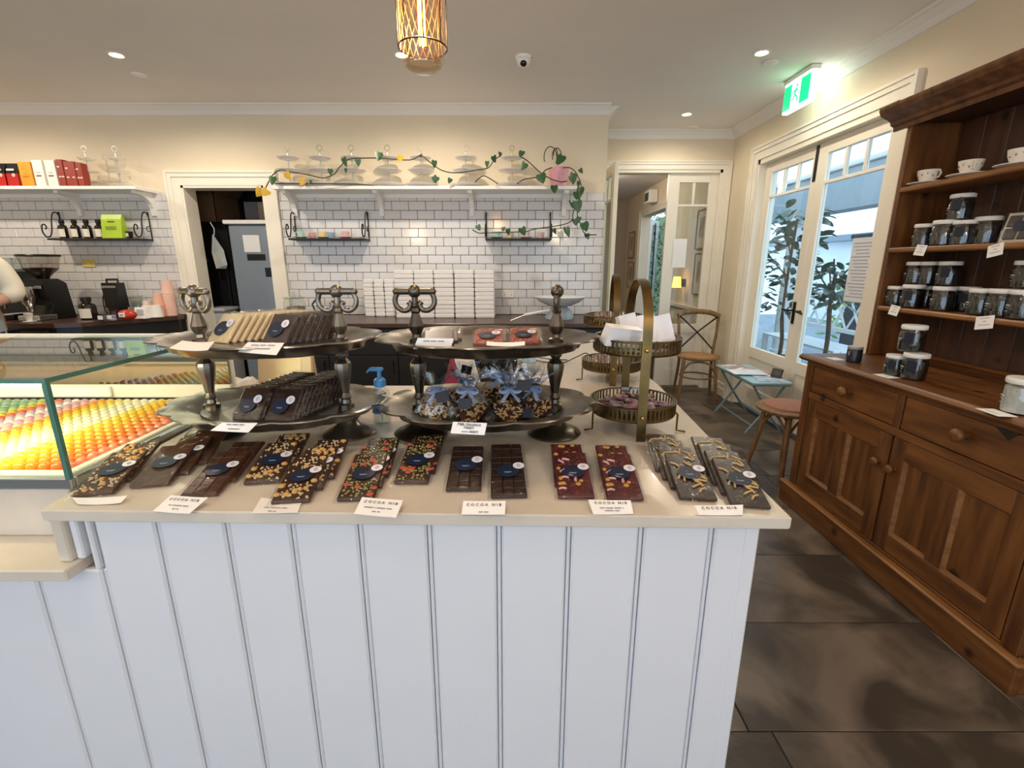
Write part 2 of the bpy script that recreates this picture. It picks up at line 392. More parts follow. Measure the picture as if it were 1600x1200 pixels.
# ================================================================ DRESSER
pine = M('old_pine', '4E2C14', .42, var=0, scale=3, col2='7C4F26', stretch=(9, 9, 1), bump=.12, bscale=14, spec=.45)
pine_h = M('old_pine_boards', '522F15', .4, scale=3, col2='805227', stretch=(9, 1, 9), bump=.12, bscale=14, spec=.45)
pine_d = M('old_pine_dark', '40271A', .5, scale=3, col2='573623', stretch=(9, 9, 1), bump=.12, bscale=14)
pine_e = M('old_pine_edges', '7A4E26', .38, scale=4, col2='996A38', stretch=(9, 1, 9), bump=.08, bscale=14)
for mm in (pine, pine_h, pine_d):   # dark knots
    nt = mm.node_tree; b_ = nt.nodes['Principled BSDF']; src = b_.inputs['Base Color'].links[0].from_socket
    vo = nt.nodes.new('ShaderNodeTexVoronoi'); vo.inputs['Scale'].default_value = 5.5
    tc = [n for n in nt.nodes if n.type == 'TEX_COORD'][0]; nt.links.new(tc.outputs['Object'], vo.inputs['Vector'])
    rp = nt.nodes.new('ShaderNodeValToRGB'); rp.color_ramp.elements[0].position = .07; rp.color_ramp.elements[1].position = .15
    rp.color_ramp.elements[0].color = (.25, .2, .16, 1); rp.color_ramp.elements[1].color = (1, 1, 1, 1)
    mx = nt.nodes.new('ShaderNodeMix'); mx.data_type = 'RGBA'; mx.blend_type = 'MULTIPLY'; mx.inputs[0].default_value = 1
    nt.links.new(vo.outputs['Distance'], rp.inputs[0]); nt.links.new(src, mx.inputs[6]); nt.links.new(rp.outputs[0], mx.inputs[7]); nt.links.new(mx.outputs[2], b_.inputs['Base Color'])
DXF, DY0, DY1, DZ = 1.655, 1.27, 2.57, .89     # front plane, near end, far end, worktop height
dr = thing('pine_dresser', 'large knotty pine dresser with open shelves above drawers and panelled doors', 'dresser', ((DXF+XR)/2, (DY0+DY1)/2, 0))
def D(m, name, mats, parent=None, smooth=None):
    o = m.build(name, mats, parent or dr, smooth)
    if parent is None or parent is dr: o.location = -Vector(dr.location)
    return o
m = MB(); m.rbox(DXF+.02, XR-.03, DY0, DY0+.03, .1, DZ-.03, .003); D(m, 'side_panel', pine)
m = MB(); m.rbox(DXF+.02, XR-.03, DY1-.03, DY1, .1, DZ-.03, .003); D(m, 'side_panel', pine)
D(MB().box(XR-.04, XR-.03, DY0+.03, DY1-.03, .1, DZ-.03), 'back_panel', pine_d)
D(MB().box(DXF+.03, XR-.04, DY0+.03, DY1-.03, .10, .12), 'bottom_panel', pine_d)
# plinth
m = MB(); m.rbox(DXF-.03, DXF, DY0-.035, DY1+.03, 0, .115, .004); D(m, 'plinth', pine_h)
m = MB(); m.rbox(DXF-.038, DXF, DY0-.042, DY1+.037, .112, .128, .006); D(m, 'plinth_moulding', pine_e)
m = MB(); m.rbox(DXF, XR-.03, DY0-.03, DY0, 0, .115, .004); m.rbox(DXF, XR-.03, DY0-.037, DY0, .112, .128, .006); D(m, 'plinth_return', pine)
m = MB(); m.rbox(DXF, XR-.03, DY1, DY1+.03, 0, .115, .004); D(m, 'plinth_return', pine)
# face frame
YM = 1.915
m = MB(); m.rbox(DXF, DXF+.025, DY0, DY0+.055, .115, DZ-.03, .002); D(m, 'stile', pine)
m = MB(); m.rbox(DXF, DXF+.025, DY1-.055, DY1, .115, DZ-.03, .002); D(m, 'stile', pine)
m = MB(); m.rbox(DXF, DXF+.025, DY0+.055, DY1-.055, .838, DZ-.03, .002); D(m, 'rail', pine_h)
m = MB(); m.rbox(DXF, DXF+.025, DY0+.055, DY1-.055, .655, .69, .002); D(m, 'rail', pine_h)
m = MB(); m.rbox(DXF, DXF+.025, DY0+.055, DY1-.055, .115, .135, .002); D(m, 'rail', pine_h)
m = MB(); m.rbox(DXF, DXF+.025, YM-.018, YM+.018, .69, .838, .002); D(m, 'stile', pine)
# worktop with rounded nose
prf = [(DXF-.03, DZ-.008), (DXF-.035, DZ-.016), (DXF-.03, DZ-.024), (DXF-.018, DZ-.032), (XR-.02, DZ-.032), (XR-.02, DZ), (DXF-.018, DZ)]
m = MB(); m.prism(prf, DY0-.03, DY1+.03, 'y'); D(m, 'worktop', pine_h, smooth=30)
# drawers
knob_prof = [(.0, 0), (.013, 0), (.013, .012), (.012, .016), (.023, .024), (.027, .034), (.024, .044), (.014, .050), (0, .051)]
def knob(parent, y, z, sc_=1.):
    m4 = Matrix.Translation(Vector((DXF+.004, y, z)) ) @ Matrix.Rotation(R(-90), 4, 'Y') @ Matrix.Scale(sc_, 4)
    return MB().lathe(knob_prof, 20, M4=m4).build('knob', pine_h, parent, 50)
for (a, c, kz) in ((YM+.02, DY1-.057, 0), (DY0+.057, YM-.02, 0)):
    m = MB(); m.rbox(DXF+.004, DXF+.026, a+.003, c-.003, .693, .835, .003); dw = D(m, 'drawer', pine_h)
    knob(dw, (a+c)/2, .768)
m = MB(); m.prism([(1.52, .838), (1.44, .838), (1.47, .805)], DXF+.001, DXF+.0045, 'x'); D(m, 'dark_stain', M('ink_stain', '1C1512', .6, var=.2))
# doors with two sunk panels each
def panel_door(a, c, ky):
    z0, z1 = .138, .652; w_ = .07; mid = (a+c)/2
    d = MB(); d.box(DXF+.018, DXF+.022, a+.004, c-.004, z0, z1); do = D(d, 'door', pine)
    for (y0_, y1_) in ((a+.004, a+.004+w_), (c-.004-w_, c-.004), (mid-w_*.5, mid+w_*.5)):
        MB().rbox(DXF+.002, DXF+.024, y0_, y1_, z0 + (0 if y0_ != mid-w_*.5 else .085), z1 - (0 if y0_ != mid-w_*.5 else .085), .002).build('door_stile', pine, do)
    MB().rbox(DXF+.002, DXF+.024, a+.004+w_, c-.004-w_, z0, z0+.085, .002).build('door_rail', pine_h, do)
    MB().rbox(DXF+.002, DXF+.024, a+.004+w_, c-.004-w_, z1-.085, z1, .002).build('door_rail', pine_h, do)
    for (y0_, y1_) in ((a+.004+w_, mid-w_*.5), (mid+w_*.5, c-.004-w_)):     # mouldings round each panel
        q = MB(); t = .012; X0 = DXF+.004; X1 = DXF+.02; Z0 = z0+.085; Z1 = z1-.085
        q.prism([(X0, Z0), (X1, Z0), (X1, Z0+t)], y0_, y1_, 'y'); q.prism([(X0, Z1), (X1, Z1), (X1, Z1-t)], y0_, y1_, 'y')
        q.add([(X0,y0_,Z0),(X1,y0_,Z0),(X1,y0_+t,Z0),(X0,y0_,Z1),(X1,y0_,Z1),(X1,y0_+t,Z1)], [(0,2,5,3),(0,1,2),(3,4,5)])
        q.add([(X0,y1_,Z0),(X1,y1_,Z0),(X1,y1_-t,Z0),(X0,y1_,Z1),(X1,y1_,Z1),(X1,y1_-t,Z1)], [(0,2,5,3),(0,1,2),(3,4,5)])
        q.build('panel_moulding', pine_e, do)
    knob(do, ky, .515, .75)
panel_door(YM+.002, DY1-.057, YM+.045); panel_door(DY0+.057, YM-.002, YM-.04)
# hutch
HX = 1.985; HT = 2.06
m = MB(); m.rbox(HX, XR-.03, DY0+.02, DY0+.045, DZ, HT, .003); D(m, 'hutch_side', pine)
m = MB(); m.rbox(HX, XR-.03, DY1-.005, DY1+.02, DZ, HT, .003); D(m, 'hutch_side', pine)
nb = 10
for i in range(nb):
    y0_ = DY0+.045 + i*(DY1-.005-DY0-.045)/nb; y1_ = y0_ + (DY1-.05-DY0)/nb
    D(MB().rbox(XR-.045, XR-.03, y0_+.001, y1_-.001, DZ, HT, .003), 'back_board', pine_d)
D(MB().rbox(XR-.075, XR-.045, DY0+.045, DY1-.005, DZ, DZ+.018, .004), 'back_ledge', pine_h)
SH = (1.754, 1.46, 1.16)
for z in SH:
    m = MB(); m.rbox(HX-.006, XR-.045, DY0+.046, DY1-.006, z-.024, z, .006); D(m, 'shelf', pine_e)
m = MB(); m.box(HX-.001, XR-.03, DY0+.02, DY1+.02, HT, HT+.02); D(m, 'hutch_top', pine_d)
cor = [(HX, HT-.02), (HX-.012, HT-.02), (HX-.014, HT+.0), (HX-.03, HT+.008), (HX-.034, HT+.022), (HX-.05, HT+.034), (HX-.07, HT+.042), (HX-.09, HT+.052), (HX-.096, HT+.066), (HX-.1, HT+.072), (HX-.1, HT+.088), (HX, HT+.088)]
m = MB(); m.prism(cor, DY0-.06, DY1+.10, 'y'); D(m, 'cornice_front', pine, smooth=35)
m = MB(); m.prism([(DY1+.02 + (HX - x), z) for x, z in cor], HX, XR-.02, 'x'); D(m, 'cornice_return', pine, smooth=35)
# ================================================================ DOORS
def door_leaf(name, wd, h, npan, zbar, zbot, M4, st_l=.1, st_r=.1, top=.09, mat=trim_m, lower=True):
    """glazed leaf: local x = width, y = thickness, z = height"""
    t = .04; m = MB(); m.rbox(0, st_l, 0, t, .01, h, .003); root = struct(m.build(name, mat)); root.matrix_world = M4
    def part(n_, q, mt=mat): return q.build(n_, mt, root)
    part('stile', MB().rbox(wd-st_r, wd, 0, t, .01, h, .003))
    part('top_rail', MB().rbox(st_l, wd-st_r, .001, t-.001, h-top, h, .003))
    part('bottom_rail', MB().rbox(st_l, wd-st_r, .001, t-.001, .01, zbot if not lower else .2, .003))
    if lower:
        part('mid_rail', MB().rbox(st_l, wd-st_r, .001, t-.001, zbot-.1, zbot, .003))
        part('kick_panel', MB().rbox(st_l, wd-st_r, .012, t-.012, .2, zbot-.1, .002))
    part('glazing_bar', MB().rbox(st_l, wd-st_r, .006, t-.006, zbar-.012, zbar+.012, .003))
    pw = (wd - st_l - st_r) / npan
    for i in range(1, npan): part('glazing_bar', MB().rbox(st_l+i*pw-.011, st_l+i*pw+.011, .006, t-.006, zbar+.012, h-top, .003))
    for i in range(npan): part('pane', MB().box(st_l+i*pw+.011*(i>0), st_l+(i+1)*pw-.011*(i<npan-1), t/2-.002, t/2+.002, zbar+.012, h-top), glass_m)
    part('pane', MB().box(st_l, wd-st_r, t/2-.002, t/2+.002, zbot, zbar-.012), glass_m)
    return root
# garden doors in the right wall (local x runs towards the viewer, -Y)
lw_ = (GY1 - GY0 - .06) / 2
def Mg(y): return Matrix.Translation((XR+.06, y, .01)) @ Matrix.Rotation(R(-90), 4, 'Z')
d1 = door_leaf('door_1', lw_-.002, GH-.05, 3, 1.965, .59, Mg(GY1-.03), .1, .085)
d2 = door_leaf('door_2', lw_-.002, GH-.05, 3, 1.965, .59, Mg(GY1-.03-lw_), .085, .1)
dark_brass = M('black_bronze', '201C19', .4, .6, var=.2, scale=30)
def lever(parent, x, z, side, s=1):
    m = MB(); m.rbox(x-.018, x+.018, -.008, 0, z-.11, z+.07, .003)
    m.tube([(x, -.004, z), (x, -.045, z), (x+.02*s, -.05, z), (x+.1*s, -.05, z+.002)], .008, 8)
    return m.build('door_handle', dark_brass, parent, 40)
lever(d1, lw_-.045, 1.0, 1, -1)
m = MB(); m.tube([(.05, -.004, 1.0), (.05, -.045, 1.0), (.07, -.05, 1.0), (.14, -.05, .99)], .008, 8); m.build('door_handle', dark_brass, d2, 40)
MB().rbox(lw_-.055, lw_-.02, -.006, 0, GH-.32, GH-.06, .002).build('flush_bolt', dark_brass, d1)
# interior double doors: closed right leaf, left leaf swung into the alcove
d3 = door_leaf('door_3', .52, AH-.04, 2, 1.98, .72, Matrix.Translation((AX1-.025-.52, YA+.03, .01)), .12, .085)
d4 = door_leaf('door_4', .56, AH-.04, 2, 1.98, .72, Matrix.Translation((AX0+.012, YA-.006, .01)) @ Matrix.Rotation(R(-89), 4, 'Z'), .085, .095)
notice = M('printed_notice', 'E9ECF2', .6, scale=3, col2='D9DEE8', stretch=(1, 1, 30))
m = MB(); m.box(0, .145, 0, .002, 0, .30); tag(m.build('paper_notice', paper_m, loc=(AX1-.025-.52+.1, YA+.021, 1.35)), 'white paper notice taped to the glazed interior door', 'notice')
m = MB(); m.box(0, .002, 0, .2, 0, .42); o = tag(m.build('paper_notice', notice, loc=(XR+.045, 3.13, 1.13)), 'tall printed notice stuck on the garden door glass by the dresser', 'notice')
ls = MB()
for i in range(17): ls.box(-.0012, 0, .015+.01*(i%3), .185-.012*((i*7)%4), .03+i*.022, .036+i*.022)
ls.build('print_lines', M('grey_print', 'A9ABB4', .8, var=.05), o)
# ================================================================ FAR ROOM beyond the interior doors
hall_m = M('hall_paint', 'B3A594', .8, var=.04, scale=2)
b = MB(); b.box(-.6, -.5, YA+.12, 9.8, 0, 2.62); struct(b.build('wall_hall_left', hall_m))
struct(MB().box(-.5, XR+.16, 9.7, 9.8, 0, 2.62).build('wall_hall_end', hall_m))
struct(MB().box(-.6, XR+.16, YA+.12, 9.8, 2.62, 2.7).build('ceiling_hall', ceil_m))
struct(MB().rbox(XR-.03, XR+.002, YA+.12, 7.05, .82, .87, .006).build('trim_11', trim_m))
arch_y('trim_12', 7.15, 8.65, 2.2, XR, .1)
frame_m = M('pale_oak_frame', '8E7350', .5, var=.2, scale=12); mat_m = M('picture_mat', 'D8CBB0', .8, var=.03); pic_m = M('sepia_print', '8F8776', .7, scale=5, col2='BDB49E')
def picture(y, z, wd, h, label, x=XR):
    t = thing('framed_picture', label, 'picture', (x-.002, y, z))
    f = MB(); fwid = .018
    for a in ((-wd/2, wd/2, -h/2, -h/2+fwid), (-wd/2, wd/2, h/2-fwid, h/2), (-wd/2, -wd/2+fwid, -h/2+fwid, h/2-fwid), (wd/2-fwid, wd/2, -h/2+fwid, h/2-fwid)): f.rbox(-.022, 0, a[0], a[1], a[2], a[3], .003)
    f.build('frame', frame_m, t); MB().box(-.012, -.002, -wd/2+fwid, wd/2-fwid, -h/2+fwid, h/2-fwid).build('mat_board', mat_m, t)
    MB().box(-.014, -.012, -wd*.26, wd*.26, -h*.2, h*.3).build('print', pic_m, t)
picture(5.86, 1.79, .34, .46, 'framed print hanging upper behind the glass of the interior door')
picture(5.80, 1.27, .38, .5, 'framed print hanging lower behind the white notice on the interior door')
picture(9.25, 1.75, .42, .48, 'small framed picture on the hall wall beyond the open doorway, upper'); picture(9.2, 1.2, .42, .48, 'framed picture on the hall wall beyond the open doorway, lower')
t = thing('exit_light', 'small white exit box on the hall wall above the open outer door', 'sign', (XR-.05, 7.9, 2.42))
MB().rbox(-.1, .04, -.13, .13, -.09, .1, .006).build('housing', white_m, t); MB().box(-.103, -.1, -.1, .1, -.06, .06).build('face', M('dim_exit', '4C5A50', .5, var=.1), t)
# outer hall door standing open, bright outside with a hedge
d5 = door_leaf('door_5', .62, 2.15, 2, 1.85, .5, Matrix.Translation((XR+.17, 8.62, .01)) @ Matrix.Rotation(R(62), 4, 'Z'), .09, .09, mat=white_m)
MB().rbox(.25, .29, -.012, 0, .1, 2.1, .003).rbox(.2, .34, -.011, 0, 1.9, 1.94, .003).rbox(.2, .34, -.011, 0, 1.2, 1.24, .003).build('strap_bar', iron_m, d5)
leaf_g = M('hedge_leaf', '2E4A24', .5, scale=30, col2='5F7F42')
hm = MB()
for i in range(3600):
    x = 2.98 + random.random()*.25; y = 7.3 + random.random()*4.0; z = random.random()*2.4; a = random.random()*6.3; s = .035 + random.random()*.02
    d_ = Vector((math.cos(a)*.5, math.sin(a), random.uniform(-.6, .6))).normalized()*s; e = d_.orthogonal().normalized()*s*.45
    p = Vector((x, y, z)); hm.add([p-d_, p+e, p+d_, p-e], [(0,1,2,3)])
hm.box(3.16, 3.5, 7.3, 11.3, 0, 2.35)
o = hm.build('hedge', leaf_g); tag(o, 'clipped dark green hedge seen through the far outer door', 'hedge', kind='stuff')
t = thing('wall_lamp', 'small lit lamp glowing orange behind the closed interior door leaf', 'lamp', (XR-.02, 6.3, 1.15))
MB().rbox(-.02, .02, -.03, .03, -.05, .05, .004).build('wall_plate', iron_m, t)
MB().lathe([(.06, -.06), (.045, .08)], 16, c=(-.09, 0, 0)).build('lamp_shade', M('lit_shade', 'FFC070', .6, emit=3, ecol='FFB050'), t, 40); MB().tube([(-.01, 0, -.03), (-.09, 0, -.03)], .006).build('arm', iron_m, t)
# ================================================================ STORE ROOM behind the doorway
grey_m = M('store_paint', '8C9097', .8, var=.04, scale=2)
b = MB(); b.box(-3.9, -3.8, YB+.14, 6.6, 0, 2.5); b.box(-1.7, -1.6, YB+.14, 6.6, 0, 2.5); b.box(-3.9, -1.6, 6.5, 6.6, 0, 2.5); b.box(-3.9, -1.6, YB+.14, 6.6, 2.5, 2.58)
struct(b.build('wall_storeroom', grey_m))
t = thing('black_fridge', 'tall black fridge standing in the dim store room doorway', 'fridge', (-3.2, 5.3, 0))
MB().rbox(-.42, .33, -.3, .33, .03, 1.80, .012).build('body', M('fridge_black', '101114', .5, var=.2, scale=5), t)
MB().rbox(-.41, .32, -.335, -.302, .62, 1.79, .01).build('door', M('fridge_black', ''), t); MB().rbox(-.41, .32, -.335, -.302, .05, .61, .01).build('door', M('fridge_black', ''), t)
MB().lathe([(0, 0), (.012, 0), (.012, .004), (0, .004)], 12, M4=Matrix.Translation((.08, -.336, 1.42)) @ Matrix.Rotation(R(90), 4, 'X')).build('badge', steel_m, t)
MB().rbox(.26, .285, -.37, -.336, .9, 1.5, .005).build('handle', M('fridge_black', ''), t)
t = thing('silver_fridge', 'silver grey fridge with notes stuck to its door in the store room', 'fridge', (-2.42, 5.12, 0))
sil = M('fridge_silver', '8F98A2', .4, .3, var=.04, scale=3)
MB().rbox(-.36, .3, -.28, .32, .03, 1.76, .012).build('body', sil, t); MB().rbox(-.355, .295, -.32, -.282, .05, 1.75, .012).build('door', sil, t)
MB().rbox(-.39, .1, -.34, .3, 1.762, 1.80, .006).build('lid_tray', white_m, t)
MB().box(-.22, -.06, -.323, -.321, 1.5, 1.66).build('paper_note', paper_m, t); MB().box(-.2, -.02, -.325, -.3235, 1.42, 1.48).build('magnet', iron_m, t); MB().box(-.04, .1, -.323, -.321, 1.26, 1.35).build('magnet', iron_m, t)
card_m = M('brown_cardboard', '8A6B50', .85, var=.06, scale=6)
def carton(name, x0, x1, y0_, y1_, z0, z1, label, flap=0, mat=card_m):
    t = thing(name, label, 'box', ((x0+x1)/2, (y0_+y1_)/2, z0)); w_, d_, h = (x1-x0)/2, (y1_-y0_)/2, z1-z0
    q = MB(); q.box(-w_, w_, -d_, -d_+.006, 0, h); q.box(-w_, w_, d_-.006, d_, 0, h); q.box(-w_, -w_+.006, -d_, d_, 0, h); q.box(w_-.006, w_, -d_, d_, 0, h); q.box(-w_, w_, -d_, d_, 0, .006); q.build('carton_walls', mat, t)
    if flap:
        MB().add([(-w_,-d_,h),(w_,-d_,h),(w_,-d_-.1,h+.06),(-w_,-d_-.1,h+.06)], [(0,1,2,3)]).build('flap', mat, t)
        MB().add([(w_,-d_,h),(w_,d_,h),(w_+.1,d_,h+flap),(w_+.1,-d_,h+flap)], [(0,1,2,3)]).build('flap', mat, t)
        MB().add([(-w_,-d_,h),(-w_,d_,h),(-w_+.2,d_,h+flap),(-w_+.2,-d_,h+flap)], [(0,1,2,3)]).build('flap', mat, t)
    MB().box(-.03, .03, -d_-.001, -d_, 0, h).build('tape', M('parcel_tape', 'A58B68', .4, var=.05), t)
carton('cardboard_box', -3.55, -3.02, 5.05, 5.5, 1.80, 2.07, 'open brown cardboard box with raised flap on the black fridge', .12)
carton('cardboard_box', -2.70, -2.35, 5.0, 5.35, 1.80, 1.99, 'plain grey carton on top of the silver fridge', 0, M('grey_carton', '6F6A68', .85, var=.05))
t = thing('hanging_bag', 'pale blue and white plastic bag hanging inside the store room door', 'bag', (-2.93, 4.82, 1.5))
MB().add([(-.02,0,.16),(.0,-.02,.17),(.09,-.03,.02),(.1,-.02,-.12),(.06,.02,-.16),(-.04,.02,-.16),(-.05,0,0),(.02,.05,0)], [(0,1,2,3,4,5,6),(0,7,4,5,6),(1,2,3,4,7,0)]).build('sack', M('bag_blue', 'A9BCCB', .3, col2='EDEBDF', scale=6), t)
MB().tube([(0, 0, .16), (.01, 0, .22), (-.02, 0, .28)], .004).build('hook_loop', white_m, t)
t = thing('grey_bin', 'grey plastic bin with a lid below the doorway left of the fridge', 'bin', (-2.93, 4.75, 0))
MB().rbox(-.1, .1, -.12, .12, 0, .93, .02).build('bin_body', M('bin_grey', 'A9ADB3', .5, var=.05), t); MB().rbox(-.115, .115, -.135, .135, .93, .965, .01).build('bin_lid', M('bin_grey', ''), t)
# ================================================================ VERANDA outside the garden doors
pave = M('veranda_paving', '8F9AA6', .7, var=.15, scale=3)
struct(MB().box(XR+.16, 9, 1, 14, -.12, -.03).build('floor_veranda', pave))
pme = MB().rbox(0, .596, 0, .596, -.03, -.012, .003).mesh('paver', pave); fv = bpy.data.objects['floor_veranda']
for i in range(4):
    for j in range(9): put('paver', pme, fv, (XR+.2+i*.6, 2.4+j*.6, 0))
ext_w = M('white_render', 'E9EDF0', .7, var=.03, scale=2)
t = thing('veranda_beam', 'pale grey veranda beam crossing above the garden columns', 'beam', (4.3, 6, 2.05))
MB().rbox(-.12, .12, -5, 5, 0, .5, .01).build('beam', M('beam_grey', 'AEB9C4', .7, var=.04), t); MB().rbox(-.16, .16, -5, 5, .5, .56, .01).build('capping', ext_w, t)
def column(y, label):
    t = thing('veranda_column', label, 'column', (4.3, y, -.03))
    MB().lathe([(.13, .1), (.128, .9), (.112, 1.96)], 28).build('shaft', ext_w, t, 40)
    MB().lathe([(.0, 0), (.18, 0), (.18, .05), (.15, .06), (.16, .1), (0, .1)], 28).build('base', ext_w, t, 30)
    MB().lathe([(0, 1.95), (.12, 1.95), (.14, 1.98), (.17, 2.02), (.17, 2.079), (0, 2.079)], 28).build('capital', ext_w, t, 30)
column(5.45, 'white round veranda column seen through the nearer garden door'); column(7.4, 'white round veranda column seen through the farther garden door')
t = thing('garden_bench', 'white painted bench with crossed lattice back on the veranda', 'bench', (4.0, 5.85, -.012))
for z in (.62, 1.03): MB().rbox(-.02, .02, -.75, .75, z-.025, z+.025, .004).build('back_rail', ext_w, t)
for i in range(6):
    y0_ = -.74 + i*.247
    for s in (0, 1): MB().tube([(0, y0_+.247*s, .63), (0, y0_+.247*(1-s), 1.02)], .016, 4).build('lattice_bar', ext_w, t)
for i in range(5): MB().rbox(-.45+i*.09, -.37+i*.09, -.75, .75, .44, .465, .003).build('seat_slat', ext_w, t)
for y in (-.72, .72):
    MB().rbox(-.03, .03, y-.03, y+.03, 0, 1.08, .004).build('leg', ext_w, t); MB().rbox(-.45, -.39, y-.03, y+.03, 0, .44, .004).build('leg', ext_w, t)
leaf_d = M('magnolia_leaf', '3C4A3E', .35, scale=14, col2='7A8A78'); bark_m = M('bark', '5A4A3C', .8, var=.2, scale=20)
def leaf_mesh(L, W, mat, name='leaf', curl=.15):
    pts = []; fs = []; n = 5
    for i in range(n+1):
        t = i/n; w_ = W*math.sin(math.pi*min(1, t*.92+.04))**.8; z = -curl*L*t*t
        pts += [(-w_, L*t, z+.12*w_), (0, L*t, z), (w_, L*t, z+.12*w_)]
    for i in range(n):
        k = i*3; fs += [(k, k+1, k+4, k+3), (k+1, k+2, k+5, k+4)]
    return MB().add(pts, fs).mesh(name, mat, 60)
lm_d = leaf_mesh(.14, .034, leaf_d)
def shrub(loc, z0, z1, rad, n, label, pot=True):
    t = thing('potted_shrub', label, 'plant', loc)
    rnd = random.Random(int(loc[1]*100))
    MB().tube(smooth_path([(0,0,.2), (.03,.02,z0*.6), (-.02,0,z0), (0,.03,(z0+z1)/2), (0,0,z1-.1)]), [.022]*12+[.015]*13, 7).build('trunk', bark_m, t, 40)
    for k in range(5):
        a = k*1.3; zz = z0 + (z1-z0)*(.1+.16*k); MB().tube([(0,0,zz-.1), (rad*.4*math.cos(a), rad*.4*math.sin(a), zz+.05), (rad*.75*math.cos(a), rad*.75*math.sin(a), zz+.2)], .008, 5).build('branch', bark_m, t, 40)
    for k in range(n):
        a = rnd.random()*6.283; rr = rad*(.25+.75*rnd.random()**.6); z = z0 + (z1-z0)*rnd.random(); s = .7+.6*rnd.random()
        o = put('leaf', lm_d, t, (rr*math.cos(a)*.8, rr*math.sin(a)*.8, z)); o.rotation_euler = (rnd.uniform(-.7, .9), rnd.uniform(-.6, .6), a-math.pi/2 + rnd.uniform(-.8, .8)); o.scale = (s, s, s)
    if pot:
        MB().lathe([(0, 0), (.15, 0), (.2, .3), (.215, .3), (.215, .34), (.19, .34), (.18, .3), (0, .3)], 24).build('pot', M('terracotta_grey', '9A8A7C', .8, var=.08), t, 40)
shrub((3.15, 5.45, -.012), .85, 2.0, .35, 230, 'tall broad-leaved shrub in a pot outside the farther garden door')
shrub((3.28, 4.85, -.012), 1.0, 1.42, .27, 100, 'smaller broad-leaved shrub beside the bench outside the nearer garden door')
t = thing('dark_post', 'dark square garden post with a flat cap behind the bench', 'post', (5.2, 7.0, -.03))
dk = M('dark_stone', '4D5058', .8, var=.08); MB().rbox(-.16, .16, -.16, .16, 0, 1.78, .006).build('shaft', dk, t); MB().rbox(-.21, .21, -.21, .21, 1.78, 1.84, .006).build('cap', dk, t)
t = thing('garden_building', 'pale rendered building with a low roof across the garden', 'building', (8.5, 9.5, -.1))
MB().box(-.2, 2.5, -8, 8, 0, 2.05).build('walls', ext_w, t); MB().rbox(-.5, 3, -8.3, 8.3, 2.05, 2.2, .01).build('roof', M('roof_grey', '8C98A4', .7, var=.05), t)
MB().box(-.21, -.2, -2.2, -1.2, .6, 1.7).build('window', M('dark_glass', '3A4650', .2, var=.1), t); MB().box(-.21, -.2, 1.2, 2.2, .6, 1.7).build('window', M('dark_glass', ''), t)
t = thing('chalkboard_sign', 'dark chalkboard with white script standing beyond the garden bench', 'sign', (4.9, 5.9, 0))
MB().rbox(-.02, .02, -.28, .28, .75, 1.5, .004).build('board', M('slate_board', '2B2F33', .7, var=.08), t); MB().rbox(-.03, .03, -.31, .31, 1.5, 1.54, .004).build('board_rail', dk, t)
for y in (-.25, .25): MB().rbox(-.02, .02, y-.02, y+.02, 0, .75, .003).build('leg', dk, t)
MB().tube(smooth_path([(-.025, .2, 1.1), (-.025, .1, 1.2), (-.025, .05, 1.05), (-.025, -.02, 1.18), (-.025, -.1, 1.05), (-.025, -.2, 1.15)]), .008, 5).build('chalk_script', white_m, t)
MB().tube([(-.025, .06*math.cos(a), 1.36+.06*math.sin(a)) for a in [i*.6 for i in range(11)]], .006, 5).build('chalk_emblem', white_m, t)
gl = M('low_greens', '6F9A4A', .6, col2='A6C56E', scale=12)
g = MB()
for i in range(700):
    p = Vector((5.6+random.random()*.6, 4.6+random.random()*4, random.random()*1.0)); a = random.random()*6.3; d_ = Vector((math.cos(a), math.sin(a), random.uniform(-.5,.5)))*.08; e = d_.orthogonal().normalized()*.03
    g.add([p-d_, p+e, p+d_, p-e], [(0,1,2,3)])
tag(g.build('garden_shrubbery', gl), 'bright green garden foliage behind the veranda bench', 'foliage', kind='stuff')
# ================================================================ BACK BENCH AND SHELVES
def bench(name, x0, x1, label):
    t = thing(name, label, 'bench', ((x0+x1)/2, (YB+3.74)/2, 0)); w_ = (x1-x0)/2; d_ = (YB-.014-3.74)/2
    MB().rbox(-w_, w_, -d_, d_, .885, .92, .004).build('benchtop', benchtop_m, t)
    MB().box(-w_+.01, w_-.01, -d_+.04, d_-.01, .09, .884).build('carcass', black_m, t); MB().box(-w_+.02, w_-.02, -d_+.08, d_-.02, 0, .09).build('kickboard', black_m, t)
    n = max(1, round(2*w_/.6))
    for i in range(n):
        a = -w_+.012 + i*(2*w_-.024)/n; c = a + (2*w_-.024)/n
        MB().rbox(a+.002, c-.002, -d_+.02, -d_+.039, .66, .875, .003).build('drawer', black_m, t)
        dd = MB().rbox(a+.002, c-.002, -d_+.02, -d_+.039, .1, .655, .003).build('door', black_m, t)
        MB().rbox(c-.05, c-.04, -d_+.0, -d_+.02, .5, .62, .002).build('handle', black_m, dd)
    return t
bench('back_bench', DX1+.13, .78, 'long dark timber topped back bench with black fronts under the white tiles')
t = thing('coffee_bench', 'dark timber topped coffee bench with black fronts left of the doorway', 'bench', (-4.2, 4.1, 0))
cbp = [(-3.08, YB-.014), (-3.08, 4.33), (-3.50, 3.80), (-3.66, 3.74), (XL+.05, 3.74), (XL+.05, YB-.014)]; cbl = [(a+4.2, c-4.1) for a, c in cbp]
MB().prism(cbl, .885, .92).build('benchtop', benchtop_m, t); MB().prism([(a-.02, min(c+.03, YB-.014-4.1)) for a, c in cbl], .09, .884).build('carcass', black_m, t); MB().prism([(a-.05, min(c+.07, YB-.02-4.1)) for a, c in cbl], 0, .09).build('kickboard', black_m, t)
